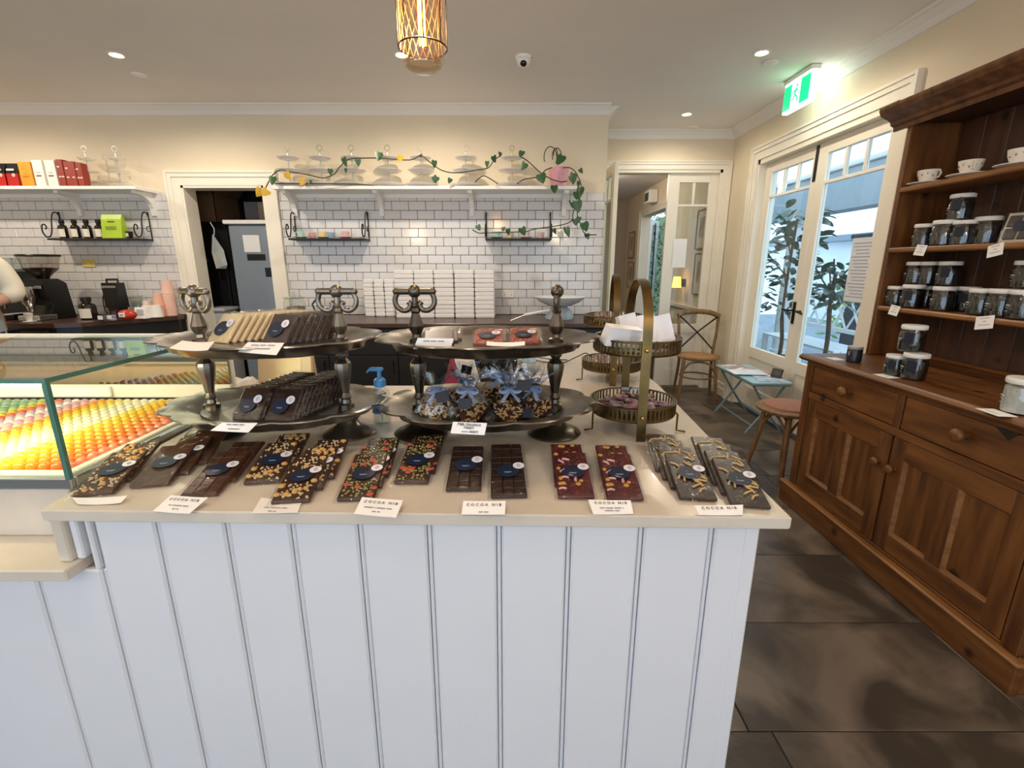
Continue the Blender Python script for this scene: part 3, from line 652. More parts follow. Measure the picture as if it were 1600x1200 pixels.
for i in range(3):
    a = XL+.07+4.2 + i*.5; MB().rbox(a+.002, a+.498, -.348, -.331, .1, .87, .003).build('door', black_m, t)
SZ = 2.017
def wall_shelf(name, x0, x1, brs, label):
    t = thing(name, label, 'shelf', ((x0+x1)/2, YB-.02, SZ)); cx_ = (x0+x1)/2
    MB().rbox(x0-cx_, x1-cx_, -.25, .02, -.027, 0, .003).build('board', white_m, t)
    MB().rbox(x0-cx_+.05, x1-cx_-.05, .0, .02, -.06, -.027, .002).build('wall_cleat', white_m, t)
    for bx in brs:
        pr = [(.012, -.027), (-.205, -.027), (-.205, -.05)] + [(-.205 + .19*math.sin(a), -.05 - .14*(1-math.cos(a))) for a in [i*math.pi/2/6 for i in range(1, 7)]] + [(-.01, -.215), (.012, -.215)]
        MB().prism(pr, bx-cx_-.019, bx-cx_+.019, 'x').build('bracket', white_m, t)
    return t
X = lambda px, py, y: at(px, py, y=y).x
shx0, shx1 = X(426, 293, 4.21), X(905, 293, 4.21)
wall_shelf('wall_shelf', shx0, shx1, [X(p, 320, 4.3) for p in (449, 589, 735, 884)], 'long white bracket shelf above the tiles holding cake stands and a vine')
wall_shelf('wall_shelf', XL+.02, X(213, 297, 4.21), [X(100, 320, 4.3), X(226, 320, 4.35)], 'white bracket shelf at left holding boxes of tea and coffee')
# ---- tiered glass cake stands
frost = M('frosted_plate', 'EDEBEA', .15, var=.02, spec=.6); frost.node_tree.nodes['Principled BSDF'].inputs['Alpha'].default_value = .72
faint = M('clear_plate', 'F2EFEA', .1, var=.02, spec=.6); faint.node_tree.nodes['Principled BSDF'].inputs['Alpha'].default_value = .35
gold_m = M('pale_gold', 'D9C28A', .25, .9, var=.05)
silver_m = M('bright_silver', 'D5D3CF', .22, .95, var=.05)
def cake_stand(x, y, label, plate, rod, group='tiered cake stands on the wall shelves', hexa=False, tall=1., rf=1.):
    t = thing('tiered_cake_stand', label, 'cake stand', (x, y, SZ), 0, group)
    for (r, z) in ((.138*rf, .012), (.112*rf, .125*tall), (.088*rf, .225*tall)):
        MB().lathe([(0, z), (r*.55, z), (r*.8, z+.004), (r, z+.016), (r, z+.019), (r*.78, z+.009), (r*.55, z+.004), (0, z+.004)], 26).build('plate', plate, t, 50)
    MB().lathe([(0, 0), (.05, 0), (.04, .008), (.006, .013), (.004, .03), (.006, .05), (.004, .09), (.007, .12), (.004, .14), (.004, .2), (.007, .222*tall), (.004, .24*tall), (.006, .27*tall), (.0035, .29*tall), (0, .3*tall)], 12).build('rod', rod, t, 50)
    n = 6 if hexa else 16
    MB().tube([(.022*math.cos(i*2*math.pi/n), 0, .318*tall + .022*math.sin(i*2*math.pi/n)) for i in range(n)], .003, 6, closed=True).build('ring_handle', rod, t, 40)
    return t
for i, px in enumerate((452, 502, 551, 607, 658, 728, 800)):
    cake_stand(X(px, 290, 4.30), 4.33, ['leftmost tiered cake stand on the long shelf, above the doorway corner', 'second tiered cake stand from the left on the long shelf', 'third tiered cake stand from the left, vine leaves before it', 'fourth tiered cake stand on the long shelf, beside a yellow leaf', 'fifth tiered cake stand on the long shelf, middle of the row', 'sixth tiered cake stand on the long shelf, alone between vine stems', 'tiered cake stand with gold hexagon handle, nearest the pink pot'][i], frost, gold_m if i in (6,) else silver_m, hexa=(i == 6))
for i, px in enumerate((143, 190)):
    cake_stand(X(px, 290, 4.36), 4.36, ['faint clear glass cake stand right behind the red boxes', 'clear glass cake stand at the right end of the left shelf'][i], faint, silver_m, rf=.74)
# ---- boxes and pouches on the left shelf
def pouch(px0, px1, h, label, y=4.27):
    x0, x1 = X(px0, 292, y), X(px1, 292, y); w_ = (x1-x0)/2
    t = thing('coffee_pouch', label, 'pouch', ((x0+x1)/2, y, SZ), 0, 'pouches on the left shelf')
    blk = M('pouch_black', '17161A', .35, var=.1); red = M('pouch_red', 'B1221F', .35, var=.08)
    MB().prism([(-.04, 0), (.04, 0), (.038, h*.55), (-.038, h*.55)], -w_*.96, w_*.96, 'x').build('lower_half', red, t)
    MB().prism([(-.039, h*.551), (.039, h*.551), (.012, h*.93), (.008, h), (-.008, h), (-.012, h*.93)], -w_*.97, w_*.97, 'x').build('upper_half', blk, t)
    MB().rbox(-w_*.65, w_*.65, -.047, -.04, h*.66, h*.74, .002).build('white_label', paper_m, t); MB().lathe([(0, 0), (.014, 0), (.014, .002), (0, .002)], 12, M4=Matrix.Translation((w_*.3, -.0385, h*.48)) @ Matrix.Rotation(R(90), 4, 'X')).build('round_sticker', M('sticker_pink', 'E7B9B5', .5, var=.05), t)
pouch(-36, -19, .185, 'black and red coffee pouch at the far left of the shelf, cut by the edge'); pouch(-17, 0, .185, 'black and red coffee pouch leftmost in view on the left shelf')
pouch(2, 19, .185, 'black and red coffee pouch second from the left edge'); pouch(21, 39, .185, 'black and red coffee pouch next to the orange box')
def cbox(px0, px1, h, mat, label, lm=None, y=4.235, z=SZ, d=.065, name='tea_box', dots=0):
    x0, x1 = X(px0, 292, y), X(px1, 292, y); w_ = (x1-x0)/2
    t = thing(name, label, 'box', ((x0+x1)/2, y, z)); MB().rbox(-w_*.97, w_*.97, -d/2, d/2, 0, h, .002).build('carton', mat, t)
    if lm: MB().box(-w_*.55, w_*.4, -d/2-.0012, -d/2, h*.36, h*.42).build('printed_band', lm, t); MB().box(-w_*.4, w_*.3, -d/2-.0012, -d/2, h*.5, h*.52).build('printed_line', lm, t)
    for k in range(dots):
        zz = h*(.72 if k % 2 else .35); MB().lathe([(0, 0), (.012, 0), (.012, .001), (0, .001)], 10, M4=Matrix.Translation((-w_*.5 + w_*(k//2), -d/2-.0005, zz)) @ Matrix.Rotation(R(90), 4, 'X') @ Matrix.Scale(.5, 4, (0,1,0))).build('cream_mark', M('cream_print', 'E8D5C8', .6, var=.03), t)
cbox(41, 61, .185, M('orange_carton', 'E39A2E', .5, var=.12, scale=20), 'orange carton between the pouches and the white boxes', M('orange_print', 'C8741A', .5, var=.05))
tanb = M('tan_print', '8A5A4A', .5, var=.05); whb = M('white_carton', 'EFEBE4', .5, var=.02)
cbox(63, 79, .2, whb, 'left of two tall white boxes with a brown band', tanb); cbox(82, 98, .2, whb, 'right of two tall white boxes, touching the red boxes', tanb)
redb = M('red_carton', '9A3526', .5, var=.08)
for i, (a, c, h) in enumerate(((100.5, 110, .205), (111, 128, .19), (129, 138, .18))): cbox(a, c, h, redb, ['narrow dark red box beside the white boxes', 'wide dark red box in the middle of three', 'short dark red box nearest the glass cake stand'][i], None, dots=3)
# ---- wrought iron shelves
iron2 = M('shelf_timber_black', '2A2321', .5, var=.25, scale=9)
def scroll(y0, zb):
    p = [(0, y0, .2), (0, y0-.02, .225), (0, y0-.06, .215), (0, y0-.085, .15), (0, y0-.1, .07), (0, y0-.125, .02), (0, y0-.165, .012), (0, y0-.19, .05), (0, y0-.185, .1), (0, y0-.16, .115), (0, y0-.145, .09), (0, y0-.16, .075)]
    return smooth_path(p, 5)
def iron_shelf(px0, px1, label, yr=True):
    x0, x1 = X(px0, 372, 4.30), X(px1, 372, 4.30); z = 1.604; w_ = (x1-x0)/2
    t = thing('iron_shelf', label, 'shelf', ((x0+x1)/2, YB-.014, z))
    MB().rbox(-w_, w_, -.17, -.002, -.016, 0, .003).build('plank', iron2, t)
    for s in (-1, 1):
        MB().rbox(s*w_-.008*(s>0)-.0*(s<0), s*w_+.008*(s<0), -.012, -.001, -.02, .235, .002).build('upright', iron_m, t)
        xx = s*(w_-.006); m = MB(); m.tube([(xx, p.y, p.z) for p in scroll(-.008, 0)], .0055, 7); m.build('scroll_bracket', iron_m, t, 50)
        m = MB(); m.tube([(xx, -.008+.0, .11)] + [(xx, -.03+.022*math.cos(a), .085+.022*math.sin(a)) for a in [1.2+i*.5 for i in range(9)]], .004, 6); m.build('scroll_curl', iron_m, t, 50)
    return t, (x0, x1, z)
_, (ix0, ix1, iz) = iron_shelf(75, 219, 'black iron scroll shelf holding dark bottles over the coffee bench')
_, s2 = iron_shelf(451, 570, 'black iron scroll shelf with pastel cups, left of the two over the white boxes')
_, s3 = iron_shelf(758, 862, 'black iron scroll shelf with cups, below the trailing vine')
amb = M('dark_bottle', '17120F', .15, var=.2); creamlab = M('cream_label', 'E6DFD0', .6, var=.03)
def bottle(x, y, z, label, h=.135, r=.03, group=None, lab=True):
    t = thing('dark_bottle', label, 'bottle', (x, y, z), 0, group)
    MB().lathe([(0, 0), (r*.95, 0), (r, .006), (r, h*.58), (r*.9, h*.66), (r*.5, h*.74), (r*.46, h*.82)], 20).build('glass_body', amb, t, 40)
    MB().lathe([(r*.55, h*.8), (r*.62, h*.82), (r*.62, h*.98), (r*.5, h), (0, h)], 16).build('cap', M('cap_black', '0E0E0F', .4, var=.1), t, 40)
    n = 9; a0 = -math.pi*.5-1.0; vs_ = []; fs = []
    for i in range(n):
        a = a0 + 2.0*i/(n-1); vs_ += [(r*1.02*math.cos(a), r*1.02*math.sin(a), h*.08), (r*1.02*math.cos(a), r*1.02*math.sin(a), h*.5)]
    for i in range(n-1): fs.append((2*i, 2*i+2, 2*i+3, 2*i+1))
    if lab: MB().add(vs_, fs).build('paper_label', creamlab, t, 60)
for i, px in enumerate((100, 119.5, 138, 157)): bottle(X(px, 366, 4.37), 4.37, iz+.001, f'{["leftmost","second","third","rightmost"][i]} dark bottle with cream label on the iron shelf', .158, .034)
t = thing('green_pouch', 'lime green pouch standing beside the bottles on the iron shelf', 'pouch', (X(182, 369, 4.36), 4.355, iz+.001))
MB().prism([(-.045, 0), (.045, 0), (.02, .16), (.005, .2), (-.005, .2), (-.02, .16)], -.088, .088, 'x').build('pouch_body', M('lime', 'A9C632', .4, var=.1, scale=9), t)
MB().box(-.03, .03, -.027, -.0255, .135, .142).build('print_line', ink_m, t); MB().box(-.05, .04, -.0365, -.035, .07, .1).build('print_block', M('green_print', '7FA02A', .5, var=.1), t)
t = thing('dark_cup', 'small dark cup with pale label at the right end of the iron shelf', 'cup', (X(203, 370, 4.38), 4.38, iz+.001))
MB().lathe([(0, 0), (.022, 0), (.03, .06), (.027, .06), (.02, .004), (0, .004)], 18).build('cup_body', amb, t, 40); MB().box(-.012, .012, -.031, -.029, .015, .045).build('pale_label', creamlab, t)
def teacup(loc, col, label, r=.036, h=.05, saucer=True, rot=0., name='teacup', pat=None, group=None):
    t = thing(name, label, 'cup', loc, rot, group)
    cm = M('china_'+col, col, .25, var=.06, scale=40, spec=.6)
    z0 = .009 if saucer else 0
    if saucer: MB().lathe([(0, 0), (r*.8, 0), (r*1.2, .004), (r*1.75, .012), (r*1.75, .0145), (r*1.2, .0075), (0, .006)], 26).build('saucer', cm, t, 50)
    MB().lathe([(0, z0), (r*.55, z0), (r*.58, z0+.003), (r*.72, z0+h*.25), (r*.9, z0+h*.6), (r, z0+h), (r*.96, z0+h), (r*.85, z0+h*.6), (r*.6, z0+h*.2), (0, z0+h*.12)], 26).build('bowl', cm, t, 50)
    MB().tube([(-r*.9, 0, z0+h*.85), (-r*1.25, 0, z0+h*.9), (-r*1.45, 0, z0+h*.65), (-r*1.25, 0, z0+h*.38), (-r*.78, 0, z0+h*.35)], .0035, 7).build('handle', cm, t, 50)
    if pat:
        q = MB()
        for k in range(12):
            a = k*.52+.2; rr = r*.93; zz = z0+h*(.62+.1*math.sin(k*2.1)); q.ball((rr*math.cos(a)*.985, rr*math.sin(a)*.985, zz), .003, .003, .003+.002*(k%2), 6, 4)
        q.build('painted_sprigs', pat, t)
    return t
px2 = (470, 491, 505, 519, 540)
for i, (px, col, lab) in enumerate(zip(px2, ('BFDCD6', 'E9AEB4', 'F0DDA6', '9FBFE0', 'EEBFC2'), ('mint teacup leftmost on the left iron cup shelf', 'rose pink teacup second on the left iron cup shelf', 'pale yellow teacup in the middle of the left iron cup shelf', 'sky blue teacup fourth on the left iron cup shelf', 'pale pink teacup rightmost on the left iron cup shelf'))):
    teacup((X(px, 368, 4.36), 4.36 - .03*(i % 2), s2[2]+.0005), col, lab, .034, .05, rot=i*1.1, saucer=(i % 2 == 0))
for i, (px, col, lab) in enumerate(zip((776, 797, 822, 845), ('AFDCD0', 'EFE3BE', 'E7D8C8', 'EAC4BE'), ('mint teacup on the right iron cup shelf', 'cream teacup among vine leaves on the right iron shelf', 'beige teacup half hidden by a vine leaf on the iron shelf', 'blush pink teacup at the right end of the right iron shelf'))):
    teacup((X(px, 368, 4.36), 4.37 - .03*(i % 2), s3[2]+.0005), col, lab, .034, .05, rot=2+i, saucer=(i % 2 == 0))
# ---- pothos vine
vine_leaf = M('pothos_leaf', '24402A', .35, scale=20, col2='3F6A40'); vine_y = M('yellow_leaf', 'C9A02E', .5, var=.15, scale=20); stem_m = M('vine_stem', '3A4028', .6, var=.15)
def heart_leaf(mat):
    out = [(0, 0), (.35, .12), (.5, -.12), (.42, -.45), (.2, -.8), (0, -1.0), (-.2, -.8), (-.42, -.45), (-.5, -.12), (-.35, .12)]
    vs_ = [(0, -.02, -.4)] + [(p[0], .06*abs(p[0])*2, p[1]) for p in out]
    return MB().add(vs_, [(0, i+1, (i+1) % 10 + 1) for i in range(10)]).mesh('leaf', mat, 60)
hl_g, hl_y = heart_leaf(vine_leaf), heart_leaf(vine_y)
pot = thing('potted_vine', 'trailing green vine in a pink pot spreading along the long shelf', 'plant', (X(873, 289, 4.30), 4.33, SZ))
pinkm = M('pink_ceramic', 'DDA0AC', .35, var=.04)
MB().lathe([(0, 0), (.062, 0), (.078, .11), (.086, .135), (.088, .16), (.08, .16), (.07, .12), (0, .12)], 28).build('pot', pinkm, pot, 40)
MB().lathe([(0, .121), (.07, .121), (.07, .126), (0, .13)], 20).build('soil', bark_m, pot)
PO = Vector(pot.location)
def vine(pts, y=4.17):
    P = [at(a, b, y=y + (.03*math.sin(i*1.7))) - PO for i, (a, b) in enumerate(pts)]
    MB().tube(smooth_path(P, 5), .0045, 6).build('stem', stem_m, pot, 50)
vine([(412, 300), (425, 275), (437, 266), (452, 268), (480, 273), (505, 278), (522, 272), (530, 262), (545, 249), (570, 247), (594, 247)])
vine([(594, 247), (640, 250), (657, 243), (670, 252), (690, 266), (712, 270), (743, 266), (763, 262), (772, 250), (783, 243)])
vine([(742, 285), (752, 276), (760, 276), (778, 287)]); vine([(812, 244), (825, 252), (845, 270), (862, 280), (876, 284), (886, 283)])
vine([(808, 287), (820, 280), (842, 276), (852, 266), (862, 262)], 4.2); vine([(430, 287), (460, 287), (490, 287), (515, 287), (560, 288), (584, 290)], 4.19)
vine([(880, 262), (890, 262), (900, 270), (908, 290), (905, 310), (896, 330), (893, 345), (875, 352), (855, 355), (835, 358), (822, 362)])
vine([(905, 308), (902, 335), (908, 352), (914, 365), (932, 367)]); vine([(738, 359), (748, 364), (758, 364), (790, 363), (820, 362)], 4.28)
for k, (cx_, cy_, rx, ry) in enumerate(((860, 246, 10, 17), (870, 244, 7, 13), (868, 240, 3, 8))):
    MB().tube([at(cx_+rx*math.cos(a), cy_-ry*math.sin(a), y=4.32) - PO for a in [-.6 + i*.32 for i in range(14)]], .004, 6).build('stem', stem_m, pot, 50)
LV = [(426,276,1.3),(536,247,1.3),(559,249,1),(516,264,.9),(540,263,.7),(593,238,1.3),(485,281,.7),(657,241,.6),(678,276,1),(679,251,1.1),(683,276,1),(704,279,.8),(761,252,.9),(771,244,1),(782,238,.8),(816,236,1.1),(821,255,1.2),(844,272,1.8),(879,243,1.8),(866,290,1.2),(897,271,1.7),(893,275,1.2),(906,264,.8),(907,293,1.8),(900,300,1.2),(893,314,1.4),(901,314,1.8),(898,342,1.1),(905,339,1.1),(912,348,1.5),(885,355,1.6),(917,365,1),(746,352,1),(815,356,1.3),(793,358,1),(786,355,.7),(865,358,.9),(905,283,.9)]
rv = random.Random(3)
for (px, py, s) in LV:
    o = put('leaf', hl_g, pot, at(px, py, y=4.15 + rv.random()*.03) - PO); sz = .055*s; o.scale = (sz*rv.uniform(.75, 1), sz, sz); o.rotation_euler = (rv.uniform(-.5, .3), rv.uniform(-.6, .6), rv.uniform(-.7, .7))
for (px, py, s) in ((474, 279, 1.2), (470, 280, .9), (626, 243, 1.1), (418, 297, 1.3), (407, 296, 1.4), (446, 270, 1.2)):
    o = put('leaf', hl_y, pot, at(px, py, y=4.14 + rv.random()*.04) - PO); sz = .055*s; o.scale = (sz, sz, sz); o.rotation_euler = (rv.uniform(-.4, .4), rv.uniform(-.9, .9), rv.uniform(-.8, .8))
# ---- white cartons on the back bench
wc = M('white_gift_carton', 'F2F1F1', .45, var=.02, scale=5)
def carton_mesh(wd, d, h):
    m = MB(); m.rbox(-wd/2+.006, wd/2-.006, -d/2+.006, d/2-.006, 0, h*.3, .001); base = m.mesh('tray', wc)
    m = MB(); m.rbox(-wd/2, wd/2, -d/2, d/2, h*.16, h-.0006, .003); return base, m.mesh('lid', wc)
cols = [(569, 584, 9, 4.28), (585.3, 600.6, 9, 4.28), (601.6, 616.5, 9, 4.28), (617.5, 647.5, 11, 4.15), (648.3, 678.3, 11, 4.15), (679, 709.5, 11, 4.15), (710.5, 741, 11, 4.15), (742, 772.5, 11, 4.15)]
cache = {}
for ci, (a, c, n, yf) in enumerate(cols):
    x0, x1 = X(a, 470, yf), X(c, 470, yf); wd = round((x1-x0)*.985, 3); h = .0368 if n == 9 else .0375
    d_ = .12 if n == 9 else .2
    if (wd, d_, h) not in cache: cache[(wd, d_, h)] = carton_mesh(wd, d_, h)
    bm_, lm_ = cache[(wd, d_, h)]
    for r in range(n):
        jx = rv.uniform(-.0012, .0012) if r % 3 else rv.uniform(-.002, .002)
        lab = f'flat white carton {ORD[r]} from the bottom, {ORD[ci]} stack from the left'
        t = thing('white_carton', lab, 'box', ((x0+x1)/2 + jx, yf + d_/2 + rv.uniform(-.003, .003), .9205 + r*h), 0, 'white gift cartons stacked on the back bench')
        put('tray', bm_, t); put('lid', lm_, t)
# ---- jar of olives-coloured chocolates, pan, dish, outlet
t = thing('glass_jar', 'clear lidded jar of round olive-brown chocolates by the doorway', 'jar', (X(462, 490, 4.1), 4.1, .9205))
jg = clear('jar_glass', 'F5F8F6', .06, .02)
MB().lathe([(0, 0), (.085, 0), (.09, .01), (.09, .14), (.075, .165), (.075, .175), (.088, .175)], 28).build('jar_body', jg, t, 40)
MB().lathe([(.09, .176), (.09, .186), (.03, .2), (.012, .205), (.018, .225), (0, .235)], 24).build('lid', jg, t, 40)
q = MB()
for k in range(34):
    a = k*2.4; rr = .068*math.sqrt(((k*7) % 12)/12); q.ball((rr*math.cos(a), rr*math.sin(a), .022 + .034*(k//12)), .019, n=10, m=7)
o = q.build('round_chocolates', M('olive_choc', '5A4A26', .35, var=.3, scale=18), t, True); o['kind'] = 'stuff'
t = thing('black_pan', 'dark shallow pan with a pale rim beside the glass jar', 'pan', (X(503, 492, 4.0), 4.0, .9205))
MB().lathe([(0, 0), (.13, 0), (.17, .05), (.175, .052), (.165, .052), (.125, .006), (0, .006)], 28).build('pan_body', black_m, t, 40); MB().tube([(-.12, -.1, .05), (-.02, -.14, .055), (.06, -.15, .055)], .006, 6).build('pale_rim', white_m, t); MB().tube([(-.1, .12, .05), (-.14, .16, .12), (-.1, .17, .17), (-.06, .16, .175)], .008, 7).build('handle', black_m, t, 40)
t = thing('white_dish', 'wide white dish on a rounded blue-grey foot at the right of the bench', 'dish', (X(874, 492, 4.1), 4.1, .9205))
MB().lathe([(.05, .11), (.1, .115), (.17, .145), (.225, .185), (.228, .19), (.22, .19), (.16, .152), (.09, .125), (0, .12)], 36).build('bowl', M('dish_white', 'DDE2E8', .2, var=.02), t, 50)
MB().lathe([(0, 0), (.12, 0), (.125, .02), (.105, .07), (.06, .11), (0, .115)], 28).build('foot', M('foot_grey', 'A9B8C4', .15, var=.05, spec=.7), t, 50)
t = thing('white_spatula', 'white handled spatula lying aslant beside the white dish', 'spatula', (0, 0, 0))
p0, p1, p2 = at(798, 501, y=3.85), at(820, 492, y=3.85), at(858, 485, y=3.95)
t.location = (p1.x, 3.9, .93); TL_ = Vector(t.location)
MB().tube([p0-TL_, p1-TL_], .007, 7).build('blade', silver_m, t); MB().tube([p1-TL_, p2-TL_], .012, 8).build('handle', white_m, t, 40)
def outlet(px, py, label, mat):
    p = at(px, py, y=YB-.014); t = thing('power_outlet', label, 'outlet', (p.x, YB-.013, p.z))
    MB().rbox(-.058, .058, -.009, 0, -.036, .036, .003).build('plate', mat, t)
    for s in (-1, 1):
        MB().rbox(s*.03-.007, s*.03+.007, -.012, -.009, .012, .024, .001).build('switch', mat, t); MB().box(s*.03-.004, s*.03-.002, -.0096, -.009, -.015, -.005).build('socket_slot', ink_m, t); MB().box(s*.03+.002, s*.03+.004, -.0096, -.009, -.015, -.005).build('socket_slot', ink_m, t)
outlet(794, 459, 'white double power outlet on the tiles right of the cartons', M('outlet_white', 'EDE8DE', .4, var=.02)); outlet(139, 411, 'yellowed power outlet on the tiles above the coffee bench', M('outlet_yellow', 'E6D27A', .4, var=.05))
# ================================================================ COFFEE BENCH ITEMS
BZ = .9205
gx = X(62, 500, 4.05)
t = thing('coffee_grinder', 'black coffee grinder with clear bean hopper on the coffee bench', 'grinder', (gx+.05, 4.1, BZ))
blk = M('appliance_black', '141416', .35, var=.15, scale=8); smoke = clear('smoke_plastic', 'E0DDD8', .08, .05)
MB().prism([(-.09, 0), (.16, 0), (.13, .30), (.06, .34), (-.09, .34), (-.07, .2), (-.03, .12)], -.085, .085, 'x').build('body', blk, t)
MB().rbox(-.09, .09, -.19, -.02, 0, .045, .006).build('base', steel_m, t)
MB().lathe([(.04, .335), (.05, .36), (.115, .42), (.12, .45), (.135, .52), (.138, .525)], 28, c=(0, .02, 0)).build('hopper', smoke, t, 40)
MB().lathe([(0, .335), (.04, .34), (.05, .362), (.108, .42), (.11, .43), (0, .436)], 24, c=(0, .02, 0)).build('coffee_beans', M('coffee_beans', '2B1C14', .5, var=.4, scale=60, bump=.6, bscale=90), t, 40)
MB().lathe([(0, .524), (.145, .524), (.147, .534), (.14, .542), (0, .545)], 28, c=(0, .02, 0)).build('hopper_lid', blk, t, 40)
MB().lathe([(.03, .12), (.05, .16), (.062, .2), (.062, .28), (0, .285)], 20, c=(-.03, -.12, 0)).build('dosing_chamber', M('polished_chrome', 'D8D8D8', .12, 1, var=.03), t, 40)
MB().lathe([(0, .07), (.022, .075), (.03, .12), (0, .125)], 16, c=(-.03, -.12, 0)).build('spout', M('polished_chrome', ''), t, 40)
MB().rbox(.02, .07, -.094, -.088, .26, .285, .002).build('badge_plate', steel_m, t)
t = thing('espresso_machine', 'black espresso machine with chrome fittings cut by the left edge', 'coffee machine', (gx-.42, 4.1, BZ))
MB().rbox(-.38, .28, -.1, .25, .28, .42, .02).build('head', blk, t); MB().rbox(-.38, .28, .05, .25, .02, .28, .02).build('back_body', blk, t); MB().rbox(-.38, .28, -.2, .24, 0, .06, .01).build('drip_tray', M('polished_chrome', ''), t)
for x in (-.2, .08): MB().lathe([(.0, .2), (.035, .2), (.04, .28), (0, .281)], 18, c=(x, -.03, 0)).build('group_head', M('polished_chrome', ''), t, 40); MB().tube([(x, -.06, .215), (x, -.2, .2)], .011, 8).build('portafilter_handle', blk, t, 40)
MB().tube([(.25, -.08, .3), (.27, -.14, .25), (.26, -.15, .1)], .006, 7).build('steam_wand', M('polished_chrome', ''), t, 40)
for i, px in enumerate((14, 27)):
    t = thing('glass_tumbler', ['clear tumbler on top of the espresso machine, left', 'clear tumbler on top of the espresso machine, next to the hopper'][i], 'glass', (X(px, 415, 4.1), 4.1, BZ+.4205)); MB().lathe([(0, 0), (.03, 0), (.035, .09), (.033, .09), (.027, .008), (0, .008)], 18).build('tumbler_wall', jg, t, 40); MB().lathe([(.0345, .085), (.0365, .09), (.0345, .092)], 18).build('rim', jg, t)
def at_bench(px, y): return X(px, 496, y)
t = thing('espresso_cup', 'small white cup standing in front of the grinder', 'cup', (at_bench(53, 3.9), 3.86, BZ)); MB().lathe([(0, 0), (.022, 0), (.018, .02), (.03, .07), (.027, .07), (.015, .02), (0, .006)], 20).build('cup_wall', white_m, t, 40); MB().lathe([(.0, 0), (.04, 0), (.045, .006), (0, .004)], 20).build('saucer', white_m, t, 40)
bottle(at_bench(140, 4.05), 4.05, BZ, 'squat black jar with cream label on the coffee bench', .19, .06)
def small_tub(px, y, label, cont):
    t = thing('sample_tub', label, 'tub', (at_bench(px, y), y, BZ)); MB().lathe([(0, 0), (.03, 0), (.042, .09), (.04, .09), (.028, .004), (0, .004)], 4, M4=Matrix.Rotation(R(45), 4, 'Z')).build('tub_wall', jg, t)
    MB().rbox(-.022, .022, -.022, .022, .006, .05, .004).build('contents', cont, t); MB().box(-.02, .02, -.0285, -.0265, .02, .05).build('front_label', paper_m, t)
small_tub(161, 3.88, 'clear tub with dark samples left of the purple tub on the coffee bench', M('dark_sample', '5A4638', .5, var=.3, scale=40)); small_tub(175, 3.92, 'clear tub with purple wrapped sweets on the coffee bench', M('purple_sweet', '8A7FC0', .4, col2='E8DDE8', scale=40))
t = thing('card_reader', 'black upright dispenser with handle and cable on the coffee bench', 'dispenser', (at_bench(184, 4.28), 4.3, BZ))
MB().prism([(-.05, .08), (.06, .08), (.05, .3), (-.05, .3)], -.065, .065, 'x').build('body', blk, t); MB().rbox(-.06, .06, -.055, -.05, .255, .275, .002).build('silver_band', steel_m, t); MB().tube([(-.05, 0, .3), (-.05, 0, .33), (.05, 0, .33), (.05, 0, .3)], .009, 7).build('handle', blk, t, 40)
MB().rbox(-.05, .05, -.05, .06, 0, .08, .006).build('foot', blk, t); MB().tube(smooth_path([(-.06, 0, .24), (-.11, 0, .18), (-.12, 0, .08), (-.1, 0, .01)]), .005, 6).build('cable', blk, t, 40)
t = thing('red_packet', 'glossy red packet with a white label on the coffee bench', 'packet', (at_bench(200, 4.0), 4.0, BZ))
MB().ball((0, 0, .045), .075, .05, .045, 20, 10).build('packet_body', M('red_foil', 'C0391F', .3, var=.15, scale=12), t, True); MB().rbox(-.03, .02, -.056, -.049, .03, .065, .001).build('white_label', paper_m, t); MB().box(-.02, .01, -.057, -.056, .04, .055).build('label_print', M('grey_print', ''), t)
t = thing('menu_card', 'white printed card leaning on the coffee bench beside the paper cups', 'card', (at_bench(219, 4.1), 4.1, BZ)); MB().rbox(-.05, .05, -.002, .002, 0, .1, .001, M4=Matrix.Rotation(R(-12), 4, 'X')).build('card_sheet', paper_m, t); MB().box(-.03, .03, -.004, -.003, .03, .08, M4=Matrix.Rotation(R(-12), 4, 'X')).build('print', M('pale_print', 'B9BCC2', .7, var=.05), t); MB().box(-.05, .05, .0, .05, 0, .003).build('card_foot', paper_m, t)
t = thing('glass_jug', 'clear glass jug with dark handle behind the white card', 'jug', (at_bench(216, 4.37), 4.38, BZ)); MB().lathe([(0, 0), (.06, 0), (.062, .01), (.055, .17), (.06, .18), (.057, .18), (.05, .17), (.057, .012), (0, .008)], 24).build('jug_wall', jg, t, 40); MB().tube([(-.055, -.02, .16), (-.1, -.03, .14), (-.095, -.03, .06), (-.06, -.02, .04)], .008, 7).build('handle', blk, t, 40)
def cup_stack(px, y, n, col, label, r=.042, h=.1, step=.018, inv=True):
    t = thing('paper_cup_stack' if n > 1 else 'paper_cup', label, 'cups' if n > 1 else 'cup', (at_bench(px, y), y, BZ)); cm = M('cup_'+col, col, .6, var=.03)
    me = MB().lathe([(r, 0), (r*1.04, .003), (r, .007), (r*.74, h), (0, h)], 22).mesh('cup', cm, 40)
    for k in range(n): put('cup', me, t, (0, 0, k*step))
cup_stack(232, 4.2, 1, 'F1EEEA', 'left of two upturned white paper cups on the coffee bench', .046, .105); cup_stack(246.5, 4.24, 1, 'F4F1EE', 'right of two upturned white paper cups on the coffee bench', .048, .105)
cup_stack(252, 4.35, 6, 'E9B59B', 'short stack of peach paper cups behind the white cups', .046, .11); cup_stack(269, 4.39, 13, 'EDC2B2', 'tall stack of pale pink paper cups against the door frame', .048, .12, .0165); cup_stack(234, 4.37, 3, 'EBD8CC', 'low stack of cream paper cups behind the white cups', .044, .1)
